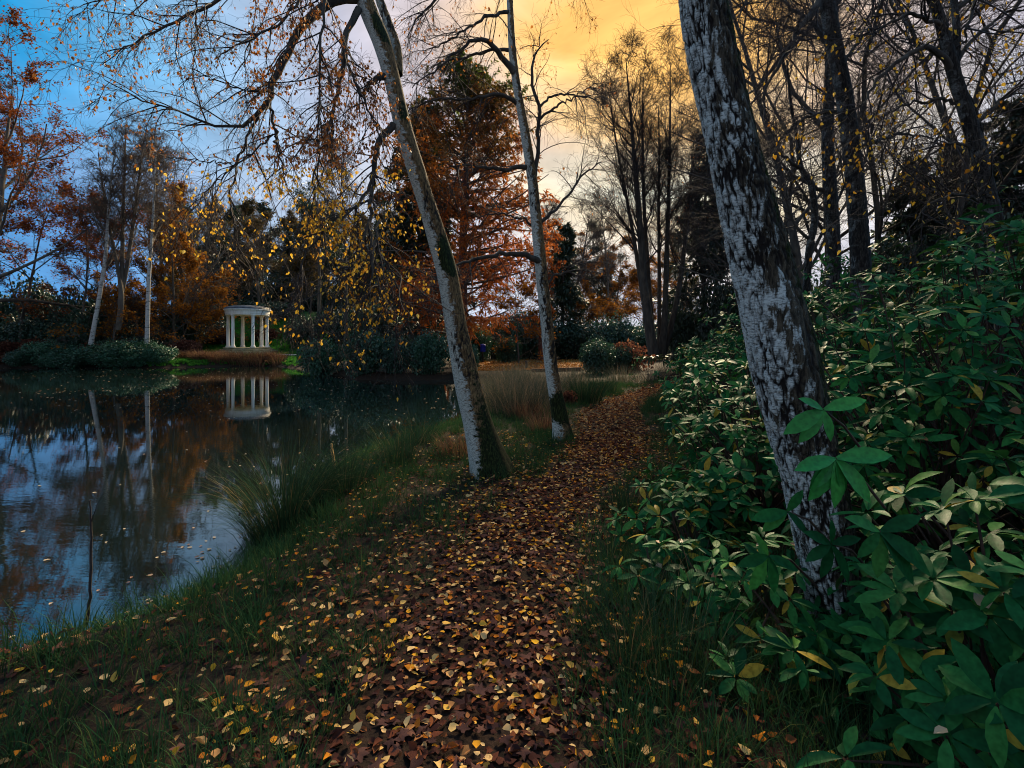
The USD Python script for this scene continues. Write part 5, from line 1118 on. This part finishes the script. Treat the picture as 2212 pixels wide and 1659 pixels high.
whorl(wt, o1, P(1795, 1175, 1.85), (0, -0.5, 0.8), [(250, .11, 0), (300, .13, .1), (200, .10, .1), (90, .08, 0), (20, .09, 0), (150, .10, 0)], 915)
whorl(wt, o1, P(1660, 1200, 2.1), (0, -0.5, 0.8), [(190, .12, 0), (235, .14, .1), (280, .13, .1), (340, .11, 0), (120, .09, 0)], 916)

# yellow-brown birch leaves lying on the rhododendrons
rngL = rng_(921)
qs = np.vstack(all_ros); qs = qs[rngL.uniform(0, 1, len(qs)) < 0.10] + rngL.normal(0, 0.03, (int((0, 0)[0]) or 1, 3)) * 0 + np.array([0, 0, 0.02])
mesh_top('leaves_on_bushes', stamp(BIRCH, BIRCH_F, qs, frames(rngL, len(qs), (0, -0.2, 1), np.full(len(qs), 0.35)), 0.055 * rngL.uniform(0.7, 1.2, len(qs))), M['floating'], False, 'fallen yellow-brown birch leaves lying on the rhododendron foliage', 'leaves', None, 'stuff')

# ------------------------------------------------------------------ grasses and rushes
def blades(rng, base, L, lean, width, S=4, spread=0.5, curl=0.35):
    """base (N,3): tapering ribbons that start upright and arch outward by lean (N,2)"""
    N = len(base)
    s = np.linspace(0, 1, S + 1)
    out = np.c_[lean, np.zeros(N)]
    k = np.linalg.norm(lean, axis=1)
    ang0 = np.arctan(k)[:, None]; ang = ang0 * 0.5 + (ang0 * 1.0 + curl * rng.uniform(0.2, 1.6, (N, 1))) * s[None] ** 1.3
    dirh = norm(out)
    step = (L / S)[:, None]
    dx = np.sin(ang[:, :-1]) * step; dz = np.cos(ang[:, :-1]) * step
    h = np.concatenate([np.zeros((N, 1)), np.cumsum(dx, 1)], 1); z = np.concatenate([np.zeros((N, 1)), np.cumsum(dz, 1)], 1)
    c = base[:, None] + dirh[:, None] * h[..., None] + np.array([0, 0, 1.0]) * z[..., None]
    c[..., 2] = np.maximum(c[..., 2], base[:, None, 2] - 0.05)
    side = norm(np.cross(dirh, [0, 0, 1.0]) + rng.normal(0, 0.35, (N, 3)))
    w = (width * rng.uniform(0.7, 1.3, N))[:, None] * (1 - s[None] ** 1.6 * 0.92)
    v = np.stack([c - side[:, None] * w[..., None], c + side[:, None] * w[..., None]], 2)     # N,S+1,2,3
    i = np.arange(N * (S + 1) * 2).reshape(N, S + 1, 2)
    a, b, e, f = i[:, :-1, 0], i[:, :-1, 1], i[:, 1:, 1], i[:, 1:, 0]
    return v.reshape(-1, 3), np.concatenate([np.stack([a, b, e], -1).reshape(-1, 3), np.stack([a, e, f], -1).reshape(-1, 3)])

def tussock(name, label, x, y, n, L, rad, width, m, seed, spread=0.8, cat='rush', group=None, curl=0.4, dz=0.0, seeds=0):
    rng = rng_(seed)
    a = rng.uniform(0, 2 * np.pi, n); r = rad * np.sqrt(rng.uniform(0, 1, n))
    b = np.c_[x + r * np.cos(a), y + r * np.sin(a)]
    o = np.array([x, y, hz(x, y)])
    base = np.c_[b, np.maximum(height(b[:, 0], b[:, 1]), WATER - 0.05) - 0.02 + dz] - o
    lean = np.c_[np.cos(a), np.sin(a)] * (spread * (0.15 + r / rad * rng.uniform(0.3, 1.3, n)))[:, None] + rng.normal(0, 0.12, (n, 2))
    t = Thing(name, label, cat, group, o)
    t.part('blades', blades(rng, base, L * rng.uniform(0.5, 1.15, n), lean, width, 5, curl=curl), m, True, kind='stuff')
    if seeds:
        vv, ff = blades(rng, base[:seeds], L * rng.uniform(0.9, 1.2, seeds), lean[:seeds], 0.0015, 5, curl=curl)
        tip = vv.reshape(seeds, 6, 2, 3)[:, 4, 0]
        t.part('stalks', (vv, ff), M['rush'], True, kind='stuff')
        k = np.repeat(np.arange(seeds), 7)
        t.part('seed_heads', stamp(DIA * (0.8, 1, 1), DIA_F, tip[k] + rng.normal(0, 0.008, (len(k), 3)), frames(rng, len(k), (0, 0, 1), np.full(len(k), 2.0)), 0.018 * np.ones(len(k))), M['twig'], False, kind='stuff')
    return t

def gxy(dx, dy, z=0.0):
    Y = (CAM_H - z) * 1106 / (dy - 738)
    return (dx - 1106) / 1106 * Y, Y
big_t = [(618, 1120, -0.14, 1300, 0.98, 0.34, 0.0024, 'large dark rush tussock arching over the water on the near bank', 1.35), (745, 1075, -0.1, 520, 0.62, 0.28, 0.0025, 'rush tussock just behind the large arching one on the near bank', 0.9),
         (860, 1010, -0.1, 420, 0.60, 0.30, 0.0028, 'grassy tussock on the bank left of the forked birch', 0.8), (905, 975, -0.12, 300, 0.62, 0.25, 0.0028, 'grassy tussock at the water right behind the bank left of the forked birch', 0.7),
         (1345, 1400, 0.0, 240, 0.50, 0.24, 0.0020, 'dark rush tussock on the right edge of the path in the foreground', 0.7), (1450, 1450, 0.0, 240, 0.50, 0.26, 0.0020, 'rush tussock at the lower edge right of the path', 0.7),
         (1310, 1230, 0.0, 110, 0.34, 0.22, 0.0020, 'small rush tuft on the right edge of the path in front of the rhododendrons', 0.6), (1520, 1330, 0.0, 200, 0.50, 0.28, 0.0022, 'grass tuft among the low rhododendron shoots', 0.7),
         (1345, 1110, 0.0, 260, 0.42, 0.22, 0.0024, 'grass tuft where the rhododendron meets the path', 0.7)]
for i, (dx, dy, z, n, L, rad, w, lab, sprd) in enumerate(big_t):
    x, y = gxy(dx, dy, z)
    tussock('rush_tussock', lab, x, y, n, L, rad, w, M['rush'], 1000 + i, sprd, seeds=26 if i == 0 else 0, curl=0.55 if i < 2 else 0.4)
# pale rushes between the two birches and beyond
rngP = rng_(1100)
pales = [(1080, 890), (1115, 898), (1150, 895), (1100, 872), (1140, 868), (1060, 862), (1178, 872), (1120, 852), (1085, 846), (1160, 850), (1222, 858), (1060, 838), (1108, 835)]
for i, (dx, dy) in enumerate(pales):
    x, y = gxy(dx, dy, -0.02)
    tussock('pale_rush', 'pale grey-green rush clump between the forked birch and the slim birch', x, y, 480, 1.05, 0.46, 0.0036, M['pale_rush'], 1101 + i, 0.75, 'rush', 'pale rush clumps between the two leaning birches', curl=0.25)
for i, (dx, dy, lab, m, L, rad, n) in enumerate([(1262, 872, 'dark rounded rush tussock right of the slim birch', 'rush', 0.85, 0.45, 700), (1300, 850, 'dark rush tussock behind the rounded one right of the slim birch', 'rush', 0.8, 0.45, 500), (1240, 835, 'grey rush clump behind the dark rounded tussock', 'pale_rush', 0.9, 0.5, 420),
                                             (1345, 828, 'grey rush clump at the far bend of the path', 'pale_rush', 0.8, 0.6, 420), (1400, 826, 'low grey rush clump right of the far bend of the path', 'pale_rush', 0.7, 0.6, 380), (1445, 815, 'grey rush clump before the low light green bushes', 'pale_rush', 0.8, 0.6, 380),
                                             (1180, 930, 'straw-coloured grass clump left of the foot of the slim birch', 'sedge', 0.40, 0.35, 420), (1000, 985, 'yellowish grass clump left of the foot of the forked birch', 'sedge', 0.35, 0.35, 420), (1140, 905, 'brown dry clump between the two birches', 'sedge', 0.45, 0.4, 420)]):
    x, y = gxy(dx, dy, -0.02)
    tussock('rush_clump' if m != 'sedge' else 'dry_grass', lab, x, y, n, L, rad, 0.0042, M[m], 1150 + i, 0.7, 'rush' if m != 'sedge' else 'grass', curl=0.4)
# brown sedge along the bank before the temple
for i in range(26):
    dx = 372 + 9.4 * i + rngP.uniform(-4, 4); Y = rngP.uniform(39.9, 41.2)
    x = (dx - 1106) / 1106 * Y
    tussock('sedge_clump', 'brown dry sedge clump on the bank in front of the temple', x, Y, 260, 0.95, 0.55, 0.014, M['sedge'], 1200 + i, 1.1, 'sedge', 'brown sedge clumps along the bank in front of the temple', curl=0.7)

# grass of the near banks and the lawn: tufts nobody could count
def tuft(seed, n, L, w, spread=0.7):
    rng = rng_(seed); a = rng.uniform(0, 2 * np.pi, n); r = 0.05 * np.sqrt(rng.uniform(0, 1, n))
    return blades(rng, np.c_[r * np.cos(a), r * np.sin(a), np.full(n, -0.01)], L * rng.uniform(0.5, 1.2, n), np.c_[np.cos(a), np.sin(a)] * spread * rng.uniform(0.2, 1.2, (n, 1)), w, 3)
def instancer(name, label, cat, tufts, mats_, pos, scale, seed):
    rng = rng_(seed); p = '/World/' + numbered(name)
    pi_ = UsdGeom.PointInstancer.Define(stage, p)
    for i, (vf, m) in enumerate(zip(tufts, mats_)):
        write_rnd(usdkit.mesh(stage, f'{p}/tuft_{i:03d}', vf, m, smooth=True), m)
        pi_.GetPrototypesRel().AddTarget(f'{p}/tuft_{i:03d}')
    n = len(pos)
    pi_.CreateProtoIndicesAttr(Vt.IntArray.FromNumpy(rng.integers(0, len(tufts), n).astype(np.int32)))
    pi_.CreatePositionsAttr(Vt.Vec3fArray.FromNumpy(np.asarray(pos, np.float32)))
    h = rng.uniform(0, np.pi, n)
    q = np.zeros((n, 4), np.float16); q[:, 2] = np.sin(h); q[:, 3] = np.cos(h)
    pi_.CreateOrientationsAttr(Vt.QuathArray([Gf.Quath(float(w), float(x), float(y), float(z)) for x, y, z, w in q]))
    pi_.CreateScalesAttr(Vt.Vec3fArray.FromNumpy(np.repeat(scale[:, None], 3, 1).astype(np.float32)))
    tag(pi_.GetPrim(), label, cat, None, 'stuff')
rngG = rng_(1300)
gp = np.c_[rngG.uniform(-7, 9, 150000), 0.8 + 18.2 * rngG.uniform(0, 1, 150000) ** 1.25]
gp = gp[np.abs(gp[:, 0]) < gp[:, 1] * 1.15 + 0.8]
pd, po = pond_dist(gp[:, 0], gp[:, 1]), path_off(gp[:, 0], gp[:, 1])
shore = np.exp(-np.clip(pd - 0.25, 0, 9) / 0.30)
dens = 0.20 + 0.38 * shore * (gp[:, 0] < 0.5) + 0.35 * sst(10, 13, gp[:, 1]) + 0.26 * (gp[:, 0] > 0.3) * (gp[:, 1] < 9) + 0.25 * np.exp(-(po / 0.12) ** 2)
dens = dens * (0.10 + 1.7 * meshkit.noise(np.c_[gp * 1.3, np.zeros(len(gp))], 8))
keep = (pd > 0.02) & (po > -0.16 + 0.45 * rngG.uniform(0, 1, len(gp)) ** 0.6) & (rngG.uniform(0, 1, len(gp)) < dens)
gp, pd = gp[keep], pd[keep]
instancer('bank_grass', 'short green grass growing through fallen leaves along the pond bank and path', 'grass', [tuft(1, 20, 0.10, 0.0024, 1.2), tuft(2, 16, 0.14, 0.0022, 1.0), tuft(3, 12, 0.20, 0.0020, 0.9), tuft(4, 20, 0.07, 0.0026, 1.5)], [M['grass']] * 4,
          np.c_[gp, height(gp[:, 0], gp[:, 1])], rngG.uniform(0.6, 1.5, len(gp)) * (1 + 0.25 * np.exp(-pd / 0.25)), 1301)
lp = np.c_[rngG.uniform(-44, -9.5, 26000), rngG.uniform(37, 66, 26000)]
keep = (pond_dist(lp[:, 0], lp[:, 1]) > 0.3) & (lp[:, 0] / lp[:, 1] > -0.72) & (lp[:, 0] / lp[:, 1] < -0.36) & (np.hypot(lp[:, 0] - tx, lp[:, 1] - TY) > 2.6)
lp = lp[keep]
instancer('lawn_grass', 'mown green lawn sloping up behind the temple', 'grass', [tuft(5, 30, 0.14, 0.008, 1.0), tuft(6, 30, 0.11, 0.008, 1.0)], [M['lawn_blade']] * 2, np.c_[lp, height(lp[:, 0], lp[:, 1])], rngG.uniform(1.0, 2.2, len(lp)), 1302)

# ------------------------------------------------------------------ fallen leaves
rngF = rng_(1400)
def scatter_leaves(n, box_, dens, size, T, F, tilt, seed, lift=0.004):
    rng = rng_(seed)
    p = np.c_[rng.uniform(box_[0], box_[1], n), rng.uniform(box_[2], box_[3], n)]
    p = p[np.abs(p[:, 0]) < p[:, 1] * 1.1 + 0.7]
    p = p[rng.uniform(0, 1, len(p)) < dens(p)]
    m = len(p)
    on = path_off(p[:, 0], p[:, 1]) < 0
    z = np.where(on, height(p[:, 0], p[:, 1], path=False) - 0.018, height(p[:, 0], p[:, 1])) + lift + rng.uniform(0, 0.014, m) + np.where(on, 0, 0.045 * rng.uniform(0, 1, m) ** 1.5)
    TT = np.broadcast_to(T, (m,) + T.shape).copy(); TT[:, :, 2] *= rng.uniform(-1.5, 4.0, (m, 1)); TT[:, :, 0] *= rng.uniform(0.7, 1.15, (m, 1))
    return TT, np.c_[p, z], frames(rng, m, (0, 0, 1), np.abs(rng.normal(0, tilt, m))), size * rng.uniform(0.55, 1.25, m), on
def dens_litter(p):
    pd, po = pond_dist(p[:, 0], p[:, 1]), path_off(p[:, 0], p[:, 1])
    nz = meshkit.noise(np.c_[p * 1.1, np.zeros(len(p))], 12)
    onp = 0.62 + 0.38 * nz
    bank = (0.10 + 0.75 * nz) * np.where(p[:, 0] < 0.2, np.exp(-np.clip(po, 0, 9) / 1.05), np.exp(-np.clip(po, 0, 9) / 0.5))
    return np.where(pd < 0.06, 0, np.where(po < 0, onp, bank + 0.05))
T1, p1, f1, s1, on1 = scatter_leaves(84000, (-5.0, 4.0, 1.0, 9.0), dens_litter, 0.045, BIRCH, BIRCH_F, 0.28, 1401)
big = np.argsort(np.where((p1[:, 1] > 1.75) & (np.abs(p1[:, 0]) < p1[:, 1] * 0.98) & on1, p1[:, 1], 99))[:300]
rest = np.setdiff1d(np.arange(len(p1)), big)
mesh_top('fallen_leaves', stamp(T1[rest], BIRCH_F, p1[rest], f1[rest], s1[rest]), M['litter'], True, 'carpet of yellow, tan and brown fallen birch leaves on path and bank', 'leaves', None, 'stuff')
for i in big:
    p_ = footpath + '/' + numbered('fallen_leaf', footpath)
    write_rnd(usdkit.mesh(stage, p_, stamp(T1[i:i + 1], BIRCH_F, p1[i:i + 1], f1[i:i + 1], s1[i:i + 1]), M['litter'], smooth=True), M['litter'])
T2, p2, f2, s2, _ = scatter_leaves(60000, (0.2, 9.0, 7.0, 22.0), lambda p: np.where(path_off(p[:, 0], p[:, 1]) < 0.05, 0.95, 0.10 * np.exp(-path_off(p[:, 0], p[:, 1]))), 0.070, DIA, DIA_F, 0.3, 1402)
mesh_top('far_fallen_leaves', stamp(T2, DIA_F, p2, f2, s2), M['path_leaf'], False, 'bright fallen leaves covering the far bend of the path', 'leaves', None, 'stuff')
T3, p3, f3, s3, _ = scatter_leaves(11000, (-4.5, 3.5, 1.0, 9.0), lambda p: dens_litter(p) * 0.8, 0.072, MAPLE, MAPLE_F, 0.22, 1403, 0.010)
mesh_top('wet_brown_leaves', stamp(T3, MAPLE_F, p3, f3, s3), M['dark_litter'], True, 'dark wet lobed leaves trodden flat under the birch leaves', 'leaves', None, 'stuff')
# orange leaf-covered clearing beyond the pond
ca_, cb_ = np.array([(-2.4, 27.5), (4.6, 28.5), (7.2, 43), (-2.8, 43)], float), None
cx, cy = np.meshgrid(np.linspace(0, 1, 30), np.linspace(0, 1, 30))
quad = (1 - cx)[..., None] * ((1 - cy)[..., None] * ca_[0] + cy[..., None] * ca_[3]) + cx[..., None] * ((1 - cy)[..., None] * ca_[1] + cy[..., None] * ca_[2])
cz = height(quad[..., 0], quad[..., 1]) + 0.03
cv = np.concatenate([quad, cz[..., None]], -1).reshape(-1, 3); ci = np.arange(900).reshape(30, 30)
M['clearing'] = plain_noise('leafy_clearing_soil', (0.16, 0.07, 0.02), (0.40, 0.19, 0.05), 3.0, 0.9, 0.6)
mesh_top('leafy_clearing', (cv, np.concatenate([np.stack([ci[:-1, :-1], ci[:-1, 1:], ci[1:, 1:]], -1).reshape(-1, 3), np.stack([ci[:-1, :-1], ci[1:, 1:], ci[1:, :-1]], -1).reshape(-1, 3)])), M['clearing'], True, kind='structure')
n = 5200
u, w = rngF.uniform(0, 1, n), rngF.uniform(0, 1, n) ** 1.3
cp = (1 - u)[:, None] * ((1 - w)[:, None] * ca_[0] + w[:, None] * ca_[3]) + u[:, None] * ((1 - w)[:, None] * ca_[1] + w[:, None] * ca_[2])
mesh_top('clearing_leaves', stamp(DIA * (1, 1, 2), DIA_F, np.c_[cp, height(cp[:, 0], cp[:, 1]) + 0.05], frames(rngF, n, (0, 0, 1), np.full(n, 0.4)), 0.13 * rngF.uniform(0.6, 1.3, n)), M['clearing_leaf'], False, 'orange fallen leaves covering the clearing beyond the pond', 'leaves', None, 'stuff')
# timber edging of the clearing, stump post, blue bin
e0_, e1_ = P(1148, 799, 26.6), P(1256, 795, 27.4)
te = Thing('timber_edging', 'low red-brown timber edging along the front of the orange clearing', 'edging', None, e0_)
dd = e1_ - e0_; Lh = np.linalg.norm(dd[:2]); ux = dd[:2] / Lh
for i in range(3):
    bx0 = box(Lh * i / 3 + 0.01, Lh * (i + 1) / 3 - 0.01, -0.06, 0.06, -0.34, 0.0)
    vv = np.array(bx0[0]); vv = np.c_[vv[:, 0] * ux[0] - vv[:, 1] * ux[1], vv[:, 0] * ux[1] + vv[:, 1] * ux[0], vv[:, 2] + 0.05 + vv[:, 0] / Lh * dd[2]]
    te.part('board', (vv, bx0[1]), M['red_bark'], False)
pp_ = P(1137, 790, 29.5); pz_ = hz(pp_[0], pp_[1])
st_ = Thing('wooden_post', 'short dark wooden post standing in the orange clearing', 'post', None, (pp_[0], pp_[1], pz_))
st_.part('shaft', lathe([(0.01, -0.3), (0.075, -0.3), (0.072, 0.40), (0.06, 0.43)], 10), M['bark'], 30); st_.part('cap', lathe([(0.085, 0.432), (0.085, 0.47), (0.04, 0.51), (0.005, 0.515)], 10), M['bark'], 30)
bp_ = P(1043, 758, 38.5); bz_ = bp_[2] - 0.06
M['blue'] = plain_noise('blue_paint', (0.006, 0.02, 0.30), (0.012, 0.035, 0.42), 8, 0.5, 0.05)
bn = Thing('blue_bin', 'small bright blue bin among the dark bushes beyond the forked birch', 'bin', None, (bp_[0], bp_[1], bz_))
bn.part('body', lathe([(0.01, 0.0), (0.19, 0.0), (0.22, 0.46), (0.01, 0.462)], 20), M['blue'], 30)
bn.part('lid', lathe([(0.235, 0.464), (0.235, 0.50), (0.15, 0.57), (0.01, 0.59)], 20), M['blue'], 30)
bn.part('post', lathe([(0.01, -0.9), (0.035, -0.9), (0.035, -0.002), (0.01, -0.002)], 8), M['bark'], 30)

# leaves floating on the pond
n = 5200
fp = np.c_[rngF.uniform(-36, 1, n), 2.5 + 34 * rngF.uniform(0, 1, n) ** 0.8]
pd = pond_dist(fp[:, 0], fp[:, 1])
dn = 0.10 + 0.3 * np.exp(-(-pd) / 0.8) * (fp[:, 1] > 6) + 0.35 * (meshkit.noise(np.c_[fp * (0.18, 0.45), np.zeros(n)], 14) > 0.60)
fp = fp[(pd < -0.03) & (rngF.uniform(0, 1, n) < dn)]
near_extra = np.c_[rngF.uniform(-3.4, -2.0, 130), rngF.uniform(3.2, 5.0, 130)]
pdn = pond_dist(near_extra[:, 0], near_extra[:, 1]); near_extra = near_extra[(pdn < -0.02) & (rngF.uniform(0, 1, 130) < np.exp(pdn / 0.45))]
fp = np.vstack([fp, near_extra]); n = len(fp)
ff = frames(rngF, n, (0, 0, 1), np.full(n, 0.05)); fs = 0.045 * rngF.uniform(0.6, 1.2, n) * np.where(fp[:, 1] > 14, 1.7, 1.0)
fpos = np.c_[fp, np.full(n, WATER + 0.006)]
o_ = np.argsort(fp[:, 1] + 99 * (np.abs(fp[:, 0]) > fp[:, 1])); bigf, restf = o_[:90], o_[90:]
mesh_top('floating_leaves', stamp(BIRCH, BIRCH_F, fpos[restf], ff[restf], fs[restf]), M['floating'], True, 'pale fallen leaves floating all over the pond', 'leaves', None, 'stuff')
for i in bigf:
    write_rnd(usdkit.mesh(stage, pond + '/' + numbered('floating_leaf', pond), stamp(BIRCH, BIRCH_F, fpos[i:i + 1], ff[i:i + 1], fs[i:i + 1]), M['floating'], smooth=True), M['floating'])

# dead stick and tan reed standing in the water
def stick(name, label, cat, pts, m, K=6):
    a = limb_arr(pts, 18, 3, 0.002); o = a[0, :3].copy()
    a[:, :3] -= o
    t = Thing(name, label, cat, None, o); t.part('stem', tubes(a[None, :, :3], a[None, :, 3], K), m); return t, a, o
t_, a_, o_s = stick('dead_stem', 'thin dark dead stem standing in the water at the lower left', 'stem', [(186, 1352, 3.35, 7), (194, 1290, 3.35, 6), (196, 1210, 3.35, 5.5), (198, 1150, 3.35, 4.5), (193, 1082, 3.35, 2.5)], M['twig'])
tw_, tr_ = grow(rng_(5), np.array([a_[14, :3]]), np.array([[0.5, 0, 1.0]]), np.array([0.22]), np.array([0.004]), 5, 0.1, (0, 0, 0.02)); t_.part('side_shoot', tubes(tw_, tr_, 4), M['twig'])
M['reed'] = plain_noise('tan_reed', (0.30, 0.16, 0.05), (0.50, 0.30, 0.10), 20, 0.6, 0.1)
t_, a_, o_s = stick('reed_stem', 'single tan reed stem standing at the water edge behind the large rush tussock', 'reed', [(724, 1030, 7.2, 8), (720, 995, 7.2, 7), (716, 958, 7.2, 4)], M['reed'])
t_.part('leaf', blades(rng_(6), np.array([[0, 0, 0.05]]), np.array([0.30]), np.array([[0.5, 0.1]]), 0.006), M['sedge'])
